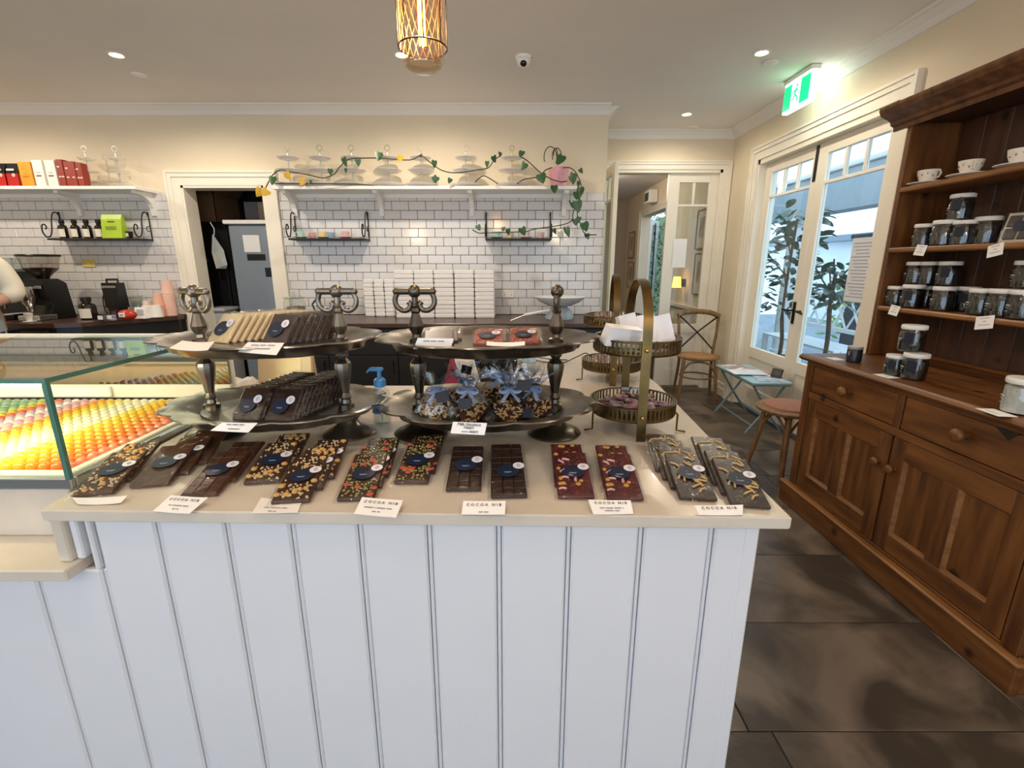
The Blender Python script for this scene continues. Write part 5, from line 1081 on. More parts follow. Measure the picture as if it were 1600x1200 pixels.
# ---- gift bags on the lower bronze tray
cello = clear('gift_cello', 'F4F7FB', .16, .1, bump=.9, bscale=38, edge=1.)
ribbon = M('blue_ribbon', '8093B4', .35, var=.12, scale=30); tag_m = M('navy_tag', '131C30', .5, var=.05)
def gift_bag(px, py, label, sc_=1., rot=0., tagpos=(0, -.03, .045), nutty=True, tilt=0.):
    p = at(px, py, z=TZ1+.004); t = thing('gift_bag', label, 'gift bag', (p.x, p.y, TZ1+.001), rot, 'hazelnut heart gift bags on the lower bronze tray'); t.scale = (sc_,)*3
    r_ = random.Random(int(px*7))
    hp = [(0, -.035), (.025, -.012), (.038, .01), (.034, .026), (.018, .032), (0, .02), (-.018, .032), (-.034, .026), (-.038, .01), (-.025, -.012)]
    MB().prism(hp, .003, .018, 'z', M4=Matrix.Rotation(R(38), 4, 'X') @ Matrix.Translation((0, .012, -.004))).build('chocolate_heart', choc['milk'], t)
    q = MB()
    for k in range(85):
        x, y = r_.uniform(-.036, .036), r_.uniform(-.034, .03); a = r_.random()*3.14; c_ = Vector((x, y, .019)); d = Vector((math.cos(a), math.sin(a), 0))*.004
        if abs(x) + max(0, -y)*.9 < .037: q.tube([c_-d, c_+d], .0017, 4, mi=k % 2, M4=Matrix.Rotation(R(38), 4, 'X') @ Matrix.Translation((0, .012, -.004)))
    o = q.build('chopped_nuts', [tm['nut'], tm['crumb']], t); o['kind'] = 'stuff'
    nn = 26; body = [(.03, .001), (.05, .006), (.052, .022), (.044, .045), (.026, .064), (.011, .074), (.009, .078), (.014, .084), (.028, .1), (.044, .116)]
    jit = [[r_.uniform(-1, 1) for _ in body] for _ in range(nn)]
    def rf(a, j, r): return r * (1 + (.10 if j < 7 else .3) * jit[int(round(a/(2*math.pi)*nn)) % nn][j])
    m = MB(); m.lathe(body, nn, rf=rf, sy=.75); m.f = [f for f in m.f if len(f) == 4]; m.mi = [0]*len(m.f)
    m.v = [(x, y, z + (r_.uniform(-.016, .012) if z > .11 else 0)) for x, y, z in m.v]; m.build('cellophane', cello, t)
    fn_ = MB()
    for k in range(16):
        a = r_.random()*6.283; L_ = r_.uniform(.035, .07); o_ = Vector((.008*math.cos(a), .008*math.sin(a), .078)); d = Vector((math.cos(a)*r_.uniform(.3, .9), math.sin(a)*.5, 1)).normalized(); e = d.cross(Vector((r_.uniform(-1, 1), r_.uniform(-1, 1), .2))).normalized()
        fn_.add([o_, o_+d*L_*.8+e*.007, o_+d*L_, o_+d*L_*.75-e*.006], [(0, 1, 2), (0, 2, 3)])
    fn_.build('cellophane_fan', cello, t)
    rb = MB(); rb.lathe([(.011, .073), (.0135, .076), (.011, .079)], 14)
    for s in (-1, 1):
        rb.tube(smooth_path([(0, -.01, .076), (s*.012, -.02, .084), (s*.024, -.02, .078), (s*.016, -.018, .072), (0, -.012, .075)]), .0055, 5, flat=.3); rb.tube(smooth_path([(0, -.012, .075), (s*.01, -.026, .064), (s*.02, -.034, .052)]), .005, 5, flat=.3)
    rb.build('ribbon_bow', ribbon, t, 50)
    MB().rbox(-.015, .015, -.001, .001, -.012, .012, .0008, M4=Matrix.Translation(tagpos) @ Matrix.Rotation(R(-25), 4, 'X') @ Matrix.Rotation(R(r_.uniform(-25, 25)), 4, 'Y')).build('gift_tag', tag_m, t)
gift_bag(684, 653, 'gift bag at the left front of the lower bronze tray, square navy tag', 1.05, R(10), (.012, -.038, .066)); gift_bag(735, 655, 'gift bag behind the handwritten card', 1.08, R(-8), (.0, -.05, .055))
gift_bag(796, 654, 'gift bag in the middle front with broken white nuts', 1.08, R(5), (.03, -.03, .09)); gift_bag(836, 648, 'gift bag at the right front with a large blue bow', 1.0, R(-25), (.0, -.045, .02))
gift_bag(725, 632, 'gift bag behind, left of the tall cellophane top, dark tag raised', 1.0, R(30), (.01, .0, .1)); gift_bag(784, 634, 'gift bag at the back with the tallest cellophane fan', 1.25, R(0), (.012, -.036, .05)); gift_bag(826, 630, 'gift bag at the back right beside the column', .92, R(40), (0, -.03, .06))
# ---- brass two-tier gallery stands
def brass_stand(x, y, label, rz=0.):
    t = thing('brass_gallery_stand', label, 'serving stand', (x, y, ZC), rz); r = .118
    for z in (.045, .222):
        k = 'lower' if z < .1 else 'upper'
        tr = MB().lathe([(0, z), (r-.002, z), (r, z+.004), (r, z+.008), (r-.004, z+.006), (0, z+.004)], 44).build('tray', brass, t, 40)
        g = MB()
        for i in range(60):
            a = i*2*math.pi/60; g.box(-.0026, .0026, -.0008, .0008, z+.006, z+.036, M4=Matrix.Rotation(a, 4, 'Z') @ Matrix.Translation((0, r, 0)))
        g.build('gallery_bars', brass, tr)
        MB().tube([(r*math.cos(i*.1428), r*math.sin(i*.1428), z+.038) for i in range(44)], .003, 6, closed=True).build('gallery_rim', brass, tr, 50)
        MB().lathe([(0, z+.0065), (r*.86, z+.0065), (r*.95, z+.03), (r*.965, z+.042), (r*.94, z+.042), (r*.92, z+.03), (r*.84, z+.011), (0, z+.011)], 40).build('glass_dish', jg, t, 50)
    # strap handle arching front to back
    pts = [(-.128, .0), (-.126, .06), (-.126, .28)] + [(-.126*math.cos(a), .29 + .125*math.sin(a)) for a in [i*math.pi/14 for i in range(1, 14)]] + [(.126, .28), (.126, .06), (.128, 0)]
    m = MB(); n = len(pts); vs_ = []
    for k, (yy, zz) in enumerate(pts):
        a = Vector(pts[max(0, k-1)]); b_ = Vector(pts[min(n-1, k+1)]); tn = (b_-a).normalized(); nm = Vector((-tn.y, tn.x))*.0015
        w_ = .012
        for sx, sn in ((-w_, 1), (w_, 1), (w_, -1), (-w_, -1)): vs_.append((sx, yy+nm.x*sn, zz+nm.y*sn))
    fs = [(4*k+j, 4*k+(j+1) % 4, 4*k+4+(j+1) % 4, 4*k+4+j) for k in range(n-1) for j in range(4)] + [(0, 1, 2, 3), tuple(4*n-4+j for j in range(4))]
    h = m.add(vs_, fs).build('strap_handle', brass, t, 40)
    for z in (.066, .243): MB().ball((0, -.131, z), .0055, n=10, m=8).build('brass_stud', brass_b, h, True)
    for a in (R(200), R(-20), R(90)):
        ca, sa = math.cos(a), math.sin(a); MB().tube([(r*ca, r*sa, .055), ((r+.006)*ca, (r+.006)*sa, .05), ((r+.006)*ca, (r+.006)*sa, .004), ((r+.03)*ca, (r+.03)*sa, .003)], .0028, 6).build('foot', brass, t, 40)
    return t
brass_stand(.345, 1.285, 'brass two-tier gallery stand in front, white boxes on its upper tray', R(-3)); brass_stand(.405, 1.87, 'brass two-tier gallery stand behind, dark sticks fanned on both trays', R(-8))
# sweets on the front lower dish
r_ = random.Random(5)
swt = [M('pink_candy', 'A87A84', .35, col2='5A2A34', scale=60), M('mauve_candy', '6E4A5E', .35, col2='C0A0A8', scale=60), M('dark_candy', '3A1A20', .3, col2='7A4A4A', scale=50)]
spots = [(-.06, .03, 0), (-.02, .055, 1), (.03, .05, 2), (-.05, -.02, 1), (0, .005, 0), (.05, .01, 2), (-.015, -.045, 0), (.04, -.04, 1), (.075, -.02, 0), (.0, .085, 2), (-.08, .0, 2), (.06, .06, 0)]
names = ['pale pink', 'mauve', 'dark red']; seen = {}
for i, (dx, dy, c) in enumerate(spots):
    seen[c] = seen.get(c, 0) + 1
    pos = ['at the back left', 'at the back', 'at the back right', 'at the left', 'in the middle', 'at the right', 'at the front', 'at the front right', 'farthest right', 'farthest back', 'farthest left', 'right of centre'][i]
    t = thing('wrapped_sweet', f'{names[c]} wrapped sweet {pos} of the lower glass dish', 'sweet', (.345+dx, 1.285+dy, ZC+.0625), r_.uniform(0, 3), 'wrapped sweets in the front brass dish')
    MB().rbox(-.021, .021, -.011, .011, 0, .016, .005).build('sweet', swt[c], t, 60); MB().ball((0, 0, .0085), .025, .0145, .0105, 12, 8).build('clear_wrap', wrap, t)
    q = MB()
    for s in (-1, 1): q.add([(s*.023, 0, .008), (s*.036, -.01, .013), (s*.038, .0, .006), (s*.036, .01, .012)], [(0, 1, 2), (0, 2, 3)])
    q.build('twist_ends', wrap, t)
# white boxes on the front upper tray
wbox = M('white_packet', 'EDEDF1', .35, var=.02)
def packet(dx, dy, dz, w_, d_, h, rot, label, name='white_packet'):
    t = thing(name, label, 'packet', (.345+dx, 1.285+dy, ZC+.2345+dz), 0); t.rotation_euler = tuple(R(a) for a in rot)
    MB().prism([(-d_/2, 0), (d_/2, 0), (d_/2*.75, h), (-d_/2*.75, h)], -w_/2, w_/2, 'x').build('carton', wbox, t); MB().box(-w_/2, w_/2, -d_/2*.78, d_/2*.78, h, h+.001).build('folded_top', wbox, t); MB().rbox(-w_*.3, w_*.3, -d_/2-.0008, -d_/2*.95, h*.1, h*.16, .0003).build('seal', stick, t)
packet(-.062, -.05, .012, .1, .035, .05, (18, 8, 20), 'white open-topped box lying tilted at the left of the upper brass tray')
packet(-.01, .01, .004, .05, .032, .082, (-14, -12, 12), 'left of three upright white packets on the upper brass tray'); packet(.042, .02, .004, .05, .032, .08, (-12, -12, 4), 'middle of three upright white packets, behind the brass strap'); packet(.088, .012, .004, .045, .03, .08, (-12, -14, -8), 'right of three upright white packets on the upper brass tray')
# fanned sticks on the rear stand
stm = M('wrapped_stick', '4A3028', .25, col2='8A6A5A', scale=80)
sk = MB().rbox(-.011, .011, -.05, .05, 0, .011, .003).mesh('stick', stm); skw = MB().ball((0, 0, .0055), .0135, .058, .0085, 10, 8).mesh('clear_wrap', wrap, True)
for z, nm in ((.056, 'lower'), (.233, 'upper')):
    for i in range(9):
        t = thing('chocolate_stick', f'{ORD[i]} wrapped chocolate stick from the left on the rear {nm} brass tray', 'chocolate stick', (.405-.066+i*.0165, 1.87-.005+.012*math.sin(i), ZC+z+.014), 0, f'sticks fanned on the rear {nm} brass tray'); t.rotation_euler = (R(16), R(-30), R(-18))
        put('stick', sk, t); put('clear_wrap', skw, t)
# ---- hand sanitiser
p = at(598, 662, z=ZC); t = thing('sanitiser_bottle', 'clear sanitiser bottle with a blue pump between the two stands', 'bottle', (p.x, p.y, ZC+.0005))
MB().lathe([(0, 0), (.024, 0), (.027, .006), (.027, .085), (.024, .1), (.013, .11), (.0125, .118)], 24, sy=.75).build('bottle_body', clear('pet_bottle', 'F4F8FA', .1, .04), t, 40)
MB().lathe([(0, .004), (.0235, .004), (.0235, .06), (0, .061)], 20, sy=.75).build('gel', clear('gel', 'EEF4F6', .04, .02), t, 40)
blu = M('pump_blue', '4E9AD8', .35, var=.04); MB().lathe([(.0125, .112), (.017, .114), (.017, .132), (.012, .137), (.006, .139), (.006, .158), (0, .158)], 18).build('pump_collar', blu, t, 40)
MB().rbox(-.026, .012, -.008, .008, .158, .168, .003).prism([(-.026, .168), (-.026, .158), (-.036, .152), (-.034, .158)], -.005, .005, 'y').build('pump_head', blu, t)
MB().add([( .0272*math.cos(a), .0272*.75*math.sin(a), z) for a in [R(180+i*12) for i in range(9)] for z in (.035, .085)], [(2*i, 2*i+2, 2*i+3, 2*i+1) for i in range(8)]).build('blue_label', M('label_blue', '3A567E', .5, col2='C8D4E0', scale=30), t, 60)
MB().tube([(0, 0, .01), (0, 0, .112)], .0025, 6).build('dip_tube', white_m, t)
# ---- things behind the stands
p = at(476, 591, z=ZC); gold = M('champagne_paper', 'C8B28A', .35, .25, var=.06, scale=6)
t = thing('paper_bag', 'champagne coloured paper bag standing behind the left pewter stand', 'bag', (p.x+.02, 1.7, ZC+.0005)); MB().prism([(-.035, 0), (.035, 0), (.012, .13), (-.012, .13)], -.098, .098, 'x').build('bag_body', gold, t); MB().rbox(.06, .1, -.038, -.02, .0, .128, .003, M4=Matrix.Rotation(R(-10), 4, 'X')).build('side_fold', M('bag_fold', 'D9C7A2', .4, .1, var=.04), t)
t = thing('tissue_bundle', 'loose white tissue paper heaped beside the champagne bag', 'tissue paper', (p.x-.13, 1.66, ZC+.0005)); n = 9; vs_ = []; r_ = random.Random(9)
for j in range(n):
    for i in range(n): vs_.append(((i/(n-1)-.5)*.16, (j/(n-1)-.5)*.16, .002 + .085*math.sin(math.pi*i/(n-1))*math.sin(math.pi*j/(n-1))*r_.uniform(.4, 1.)))
MB().add(vs_, [(j*n+i, j*n+i+1, (j+1)*n+i+1, (j+1)*n+i) for j in range(n-1) for i in range(n-1)]).build('tissue_sheet', paper_m, t); MB().box(-.08, .08, -.08, .08, 0, .002).build('under_sheet', paper_m, t)
p = at(722, 603, z=ZC); t = thing('tent_sign', 'folded tent sign with a crimson side and a white side', 'sign', (p.x, p.y+.03, ZC+.0005), R(52))
MB().add([(-.05, -.05, 0), (.05, -.05, 0), (.05, 0, .135), (-.05, 0, .135), (-.05, -.047, 0), (.05, -.047, 0), (.05, .003, .135), (-.05, .003, .135)], [(0,1,2,3),(4,5,6,7),(0,1,5,4),(2,3,7,6),(0,3,7,4),(1,2,6,5)]).build('white_side', paper_m, t)
MB().prism([(-.046, .001), (.05, .001), (.002, .13)], -.054, -.051, 'x').build('crimson_side', M('crimson', '8E2348', .5, var=.05), t); MB().add([(-.05, .055, 0), (.05, .055, 0), (.05, .004, .135), (-.05, .004, .135)], [(0,1,2,3)]).build('back_side', M('crimson', ''), t)
p = at(778, 596, z=ZC); t = thing('black_till', 'black card terminal with a rumpled dark cover behind the gift bags', 'terminal', (p.x, p.y+.06, ZC+.0005), R(-15))
q = MB(); q.ball((0, 0, .055), .075, .08, .055, 20, 12); r_ = random.Random(4); q.v = [(x*(1+r_.uniform(-.12, .12)), y*(1+r_.uniform(-.1, .1)), max(0, z*(1+r_.uniform(-.15, .2)))) for x, y, z in q.v]; q.build('dark_cover', M('black_cloth', '101012', .75, var=.2, scale=30), t, 30); MB().rbox(-.06, .02, -.1, -.05, .0, .05, .005).build('terminal_body', blk, t); MB().box(-.05, .01, -.102, -.1, .02, .045).build('screen', M('dull_screen', '2E333A', .2, var=.1), t)
t = thing('receipt_sheet', 'white paper sheet lying on the counter arm beside the dark terminal', 'paper', (at(845, 592, z=ZC).x, at(845, 592, z=ZC).y, ZC+.0006), R(10)); MB().rbox(-.1, .06, -.04, .05, 0, .0012, .0004).build('sheet', paper_m, t); MB().box(-.08, .02, -.02, -.016, .0012, .0016).build('print_line', M('grey_print', ''), t)
p = at(826, 567, z=ZC); t = thing('blue_card_stand', 'small pale blue card standing on the counter arm near cables', 'card', (p.x, p.y, ZC+.0005), R(-15)); MB().rbox(-.035, .035, -.002, .002, 0, .06, .001, M4=Matrix.Rotation(R(-20), 4, 'X')).build('card_sheet', M('pale_blue', 'A9CBE8', .5, var=.04), t); MB().rbox(-.12, -.03, -.06, .02, 0, .006, .001).build('grey_base', M('dull_grey', '8A8880', .6, var=.08), t)
p = at(870, 565, z=ZC); t = thing('black_cable', 'thin black cable looping across the counter arm', 'cable', (p.x, p.y, ZC)); q = MB(); q.tube(smooth_path([(-.12, .05, .004), (-.06, -.03, .004), (.02, -.05, .004), (.1, .02, .02), (.15, .06, .03), (.19, .03, .005)]), .0028, 6); q.build('cable_loop', blk, t, 50); MB().tube(smooth_path([(-.1, .06, .012), (-.03, 0, .012), (.05, -.01, .01)]), .0028, 6).build('cable_end', blk, t, 50)
p = at(803, 553, z=ZC); t = thing('pink_tag', 'small pink paper tag lying behind the dark terminal', 'tag', (p.x, p.y, ZC+.0005), R(20)); MB().prism([(-.03, -.02), (.02, -.02), (.035, 0), (.02, .02), (-.03, .02)], 0, .003).build('tag_sheet', M('coral_paper', 'E58A92', .6, var=.04), t); MB().box(-.02, .01, -.003, .003, .003, .0035).build('tag_line', paper_m, t)
# ================================================================ GLASS CHOCOLATE CASE
CX, CY, Z0, Z1 = -.925, .90, .913, 1.145
cs = thing('display_case', 'low glass display case of coloured bonbons left of the counter', 'display case', (CX-.8, CY+.5, Z0))
def Cc(m, name, mat, parent=None, smooth=None):
    o = m.build(name, mat, parent or cs, smooth)
    if parent is None: o.location = -Vector(cs.location)
    return o
XF = CX - 1.6; CYB = 1.50
Cc(MB().rbox(XF, CX+.0, CY, CY+.012, Z0, Z0+.024, .002), 'front_rail', steel_m); Cc(MB().rbox(CX-.012, CX+.002, CY+.012, 1.545, Z0, Z0+.024, .002), 'side_rail', steel_m)
Cc(MB().box(XF, CX-.012, CY+.012, 1.545, Z0, Z0+.01), 'case_floor', white_m); Cc(MB().rbox(XF, CX-.012, CY+.013, CY+.035, Z0+.01, Z0+.03, .003), 'inner_sill', trim_m); Cc(MB().rbox(CX-.034, CX-.013, CY+.036, CYB, Z0+.01, Z0+.03, .003), 'inner_sill', trim_m)
def pane(name, m): return Cc(m, name, caseglass_m)
def edge(m): Cc(m, 'glass_edge', glassedge_m)
pane('front_pane', MB().box(XF, CX-.006, CY+.002, CY+.006, Z0+.024, Z1)); pane('side_pane', MB().box(CX-.006, CX-.002, CY+.008, 1.52, Z0+.024, Z1)); pane('top_pane', MB().box(XF, CX-.002, CY+.002, 1.52, Z1+.0005, Z1+.0065))
edge(MB().box(XF, CX, CY-.001, CY+.002, Z1-.002, Z1+.008)); edge(MB().box(CX-.002, CX+.0005, CY, 1.52, Z1-.002, Z1+.008)); edge(MB().box(CX-.009, CX+.0005, CY-.0005, CY+.008, Z0+.022, Z1-.002))
Cc(MB().rbox(XF, CX-.008, CYB, CYB+.02, Z0+.03, Z0+.075, .003), 'back_rail', trim_m); Cc(MB().rbox(XF, CX-.4, CYB-.012, CYB-.001, Z0+.035, Z0+.07, .003), 'runner_rail', white_m); Cc(MB().rbox(XF, CX-.008, 1.52, 1.54, Z0+.024, Z1+.008, .003), 'rear_frame', white_m)
Cc(MB().box(XF, CX-.01, CYB+.006, CYB+.01, Z0+.076, Z1-.002), 'rear_mirror_door', M('tinted_mirror', '8E8C88', .04, 1., var=.02, scale=2))
Cc(MB().rbox(XF, CX-.04, CY+.04, CYB-.004, Z0+.0105, Z0+.0165, .002), 'tray', M('pink_board', 'D6B79A', .6, var=.03))
led = M('case_led', 'FFF3D6', .5, emit=25, ecol='FFE2A8')
Cc(MB().box(XF, CX-.03, CY+.012, CY+.022, Z1-.012, Z1-.002), 'led_strip', led)
la = bpy.data.lights.new('case_led_light', 'AREA'); la.shape = 'RECTANGLE'; la.size = 1.5; la.size_y = .02; la.energy = 5; la.color = (1, .84, .5)
lo_ = bpy.data.objects.new('case_led_light', la); C.objects.link(lo_); lo_.location = (CX-.79, CY+.03, Z1-.015); lo_.rotation_euler = (R(-38), 0, 0); lo_.rotation_euler = (R(50), 0, 0)
prof = [(0, 0), (.0118, 0), (.0128, .004), (.0118, .011), (.0085, .0165), (.004, .019), (0, .0195)]
BC = ['F08A6A', 'EE7A34', 'F08A1E', 'F39A1C', 'F6B020', 'F8C52A', 'F7D64A', 'F4EBC0', 'F6F0DC', 'F3EAC8', 'EFE9B0', 'E8D860', 'F2C23A', 'F0A23A', 'E9B9B0', 'DCA6C0', 'F0E8E0', 'C9B0C8', 'E8755A', 'D8C24A', 'B8C890', '8FB08A', '9CC0A0', 'A0B8A8', '8FB08A', 'B0C890', 'D8E0C0', 'C8D8B0']
BN = ['coral', 'orange', 'orange', 'amber', 'golden', 'yellow', 'lemon', 'ivory', 'white', 'cream', 'pale yellow', 'yellow', 'golden', 'apricot', 'blush', 'lilac pink', 'milky', 'mauve', 'salmon', 'olive yellow', 'light green', 'green', 'mint', 'grey green', 'green', 'lime', 'pale lime', 'sage']
meshes = {}
nb_ = 0
for c_ in range(27):
    x = CX - .052 - c_*.0278
    mt = M('bonbon_'+BC[c_], BC[c_], .22, var=.08, scale=60, spec=.6, coat=.3)
    if c_ not in meshes: meshes[c_] = MB().lathe(prof, 14).mesh('bonbon', mt, 60)
    for r in range(18):
        y = CY + .058 + r*.0298; F = y*.9694 + .43*.2453
        if 800 + x*FPX/F < -12 or nb_ >= 300 or y > CYB-.02: continue
        nb_ += 1
        tag(put('bonbon', meshes[c_], None, (x + .001*math.sin(r*3.1), y, Z0+.0168)), f'{BN[c_]} bonbon {ORD[r]} from the front glass, {ORD[c_]} file from the counter', 'bonbon', f'{BN[c_]} bonbons, file {c_+1} of the glass case')
# ================================================================ DRESSER CONTENTS
jarg = clear('preserve_glass', 'DDE2E0', .1, .04, bump=.15, bscale=30); lidw = M('white_lid', 'E8E8E4', .35, var=.02); dkfill = M('dark_nibs', '1C1513', .5, var=.5, scale=90, bump=.4, bscale=160)
jprof = [(0, 0), (.040, 0), (.046, .006), (.047, .03), (.047, .075), (.042, .092), (.041, .098)]
J = dict(body=MB().lathe(jprof, 26).mesh('jar_body', jarg, 40), fill=MB().lathe([(0, .004), (.042, .005), (.044, .03), (.044, .078), (.03, .082), (0, .083)], 20).mesh('contents', dkfill, 40), lid=MB().lathe([(.0, .096), (.045, .096), (.0465, .099), (.0465, .111), (.044, .114), (.0, .1145)], 26).mesh('lid', lidw, 40))
jl = MB()
for i, (z, w_) in enumerate(((.052, .7), (.044, .5), (.030, .35))): jl.add([(.0475*math.cos(a), .0475*math.sin(a), zz) for a in [math.pi + w_*(-.5+k/6) for k in range(7)] for zz in (z, z+(.004 if i == 0 else .0016))], [(2*k, 2*k+2, 2*k+3, 2*k+1) for k in range(6)])
J['text'] = jl.mesh('white_print', M('jar_print', 'D9DBD6', .6, var=.03)); J['tag'] = MB().rbox(-.002, .002, -.018, .018, .04, .085, .001).tube([(0, 0, .085), (.006, -.012, .098)], .0012, 5).mesh('navy_tag', tag_m)
ws = M('white_sweets', 'E9E6E2', .5, var=.08, scale=70, bump=.5, bscale=60); J['wfill'] = MB().lathe([(0, .004), (.042, .005), (.044, .03), (.044, .085), (0, .09)], 20).mesh('contents', ws, 40)
def jar(x, y, z, label, s=1., tagged=False, rot=0., group='preserve jars on the dresser', white=False):
    t = thing('preserve_jar', label, 'jar', (x, y, z), rot, group); t.scale = (s, s, s)
    put('jar_body', J['body'], t); put('contents', J['wfill' if white else 'fill'], t); put('lid', J['lid'], t); put('white_print', J['text'], t)
    if tagged: put('navy_tag', J['tag'], t, (-.044*math.cos(.8), -.05, 0), (0, 0, .8))
def jy(px, x): return at(px, 450, x=x).y if False else (lambda F: F)(0)
def ypx(px, py, x): return at(px, py, x=x).y
xa, xb = HX+.058, HX+.16
low = [(1397, 478, xa, .92), (1422, 480, xa, 1.02), (1445, 478, xb, .95), (1470, 484, xa+.01, 1.0), (1506, 484, xb, 1.0), (1527, 495, xa, 1.0), (1559, 498, xa, 1.02), (1592, 502, xa, 1.02)]
rowl = []
last = None
for i, (px, py, x, s) in enumerate(low):
    y = ypx(px, py, x)
    jar(x, y, SH[2]+.0005, ['leftmost jar on the lowest dresser shelf', 'second jar on the lowest dresser shelf, purple ribbon side', 'jar in the back row between second and fourth, lowest shelf', 'fourth jar on the lowest dresser shelf', 'dark jar standing back in shadow, lowest shelf', 'first of three front jars at the right, lowest shelf', 'middle of three front jars at the right, lowest shelf', 'third front jar at the right edge, lowest shelf'][i], s, i in (1, 4), R(-25)); rowl.append((x, y, s))
hz = SH[2] + .1165
for i, (px, x, k) in enumerate(((1427, xb-.045, 0), (1449, xb-.03, 0), (1479, xb-.05, 0))): jar(x, ypx(px, 444, x), hz + .001, ['left jar stacked upon the lowest shelf row', 'middle jar stacked upon the lowest shelf row', 'right jar stacked upon the lowest shelf row'][i], .98, i == 2, R(-25))
jar(xb-.02, ypx(1600, 446, xb-.02), SH[2]+.1185, 'jar stacked behind at the right edge, lowest shelf', .98, False, R(-25))
for i, (px, py, x, s) in enumerate(((1441, 380, xa, .95), (1471, 380, xa, 1.02), (1502, 380, xa+.02, .95), (1537, 380, xb-.03, 1.05))):
    jar(x, ypx(px, py, x), SH[1]+.0005, ['leftmost jar on the middle dresser shelf', 'second jar on the middle dresser shelf', 'third jar on the middle shelf, mauve ribbon inside', 'fourth jar on the middle shelf, in shadow'][i], s, i == 2, R(-28))
jar(xa+.03, ypx(1497, 344, xa+.03), SH[1]+.1145, 'single jar stacked on top of the middle shelf row', 1., True, R(-28))
p = at(1395, 586, z=DZ); jar(p.x, p.y, DZ+.0005, 'small jar at the left of the little pyramid on the worktop', .82, True, R(-20)); p2 = at(1425, 592, z=DZ); jar(p2.x, p2.y, DZ+.0005, 'large jar at the right of the little pyramid on the worktop', 1., True, R(-20)); jar((p.x+p2.x)/2+.02, (p.y+p2.y)/2+.012, DZ+.1155, 'jar balanced on top of the pyramid on the worktop', 1., True, R(-20))
p = at(1590, 645, z=DZ); jar(p.x, p.y, DZ+.0005, 'jar of white sweets at the right end of the worktop', 1.05, False, R(-30), None, True); p = at(1605, 625, z=DZ); jar(p.x+.05, p.y, DZ+.0005, 'second jar of white sweets behind the first at the right edge', 1.05, False, R(-30), None, True)
p = at(1333, 565, z=DZ); t = thing('labelled_jar', 'small squat jar with navy label alone at the left end of the worktop', 'jar', (p.x, p.y, DZ+.0005), R(-20))
MB().lathe([(0, 0), (.03, 0), (.034, .004), (.034, .062), (.03, .068), (0, .068)], 24).build('jar_body', M('jar_navy', '1D2230', .3, var=.1), t, 40); MB().lathe([(0, .067), (.033, .067), (.034, .07), (.034, .079), (0, .081)], 24).build('lid', M('steel_lid', 'C9CCCC', .3, .6, var=.04), t, 40)
MB().lathe([(0, 0), (.011, 0), (.011, .001), (0, .001)], 14, M4=Matrix.Translation((-.028, -.021, .045)) @ Matrix.Rotation(R(-37), 4, 'Z') @ Matrix.Rotation(R(-90), 4, 'Y')).build('white_sticker', stick, t)
for i, (px, py, lab) in enumerate(((1449, 281, 'leftmost patterned teacup and saucer on the top dresser shelf'), (1514, 272, 'middle patterned teacup and saucer on the top dresser shelf'), (1592, 262, 'rightmost patterned teacup and saucer on the top dresser shelf'))):
    x = HX+.075; teacup((x, ypx(px, py, x), SH[0]+.0005), 'F0E8DC', lab, .046, .062, rot=R((95, 60, 100)[i]), pat=M('sprig_blue', '6A7A80', .5, var=.2, scale=60), group='patterned teacups on the top dresser shelf')
x = HX+.12; t = thing('boxed_chocolates', 'clear lidded box of dark chocolates leaning on the middle shelf', 'box', (x, ypx(1588, 378, x), SH[1]+.0005), R(-90+12))
MB().rbox(-.06, .06, -.012, .012, 0, .125, .002, M4=Matrix.Rotation(R(-14), 4, 'X')).build('pale_tray', M('pale_carton', 'CFC9BC', .5, var=.03), t)
for i in range(2):
    for j in range(2): MB().rbox(-.05+i*.053, -.004+i*.053, -.018, -.012, .012+j*.054, .058+j*.054, .004, M4=Matrix.Rotation(R(-14), 4, 'X')).build('chocolate', choc['dark'], t)
MB().box(-.06, .06, -.021, -.0195, 0, .125, M4=Matrix.Rotation(R(-14), 4, 'X')).build('clear_lid', wrap, t); MB().lathe([(0, 0), (.022, 0), (.022, .001), (0, .001)], 18, M4=Matrix.Rotation(R(-14), 4, 'X') @ Matrix.Translation((0, -.0215, .065)) @ Matrix.Rotation(R(90), 4, 'X')).build('navy_label', navy, t)
def edge_card(px, py, label, w_=.062, h=.05, tilt=6, x=HX-.0095):
    p = at(px, py, x=x); t = thing('shelf_card', label, 'card', (p.x, p.y, p.z)); t.rotation_euler = (R(tilt), R(8), 0)
    MB().rbox(-.0006, .0006, -w_/2, w_/2, -h/2, h/2, .0003).build('card_sheet', paper_m, t); q = MB()
    for k, (a, c_) in enumerate(((.5, .3), (.2, .05), (.6, -.2))): q.box(-.0012, -.0006, -w_/2*a, w_/2*a, h*c_, h*c_+.003)
    q.build('print_lines', M('grey_print', ''), t)
edge_card(1438, 391, 'white card on the middle shelf edge under the leftmost jars'); edge_card(1555, 391, 'tilted white card on the middle shelf edge before the boxed chocolates', tilt=-14); edge_card(1397, 485, 'white card on the lowest shelf edge under the leftmost jars'); edge_card(1538, 504, 'tilted white card on the lowest shelf edge below three front jars', .075, .055, tilt=-12)
def flat_card(px, py, w_, label, rz):
    p = at(px, py, z=DZ); t = thing('shelf_card', label, 'card', (p.x, p.y, DZ+.0006), R(rz)); MB().rbox(-.03, .03, -w_/2, w_/2, 0, .001, .0003).build('card_sheet', paper_m, t); MB().box(-.012, -.008, -w_*.3, w_*.3, .001, .0013).build('print_line', M('grey_print', ''), t)
flat_card(1305, 561, .08, 'white card lying at the left end of the dresser worktop', 0); flat_card(1385, 588, .085, 'white card lying before the jar pyramid on the worktop', 4); flat_card(1556, 645, .09, 'white card lying before the white sweets jar', -6)
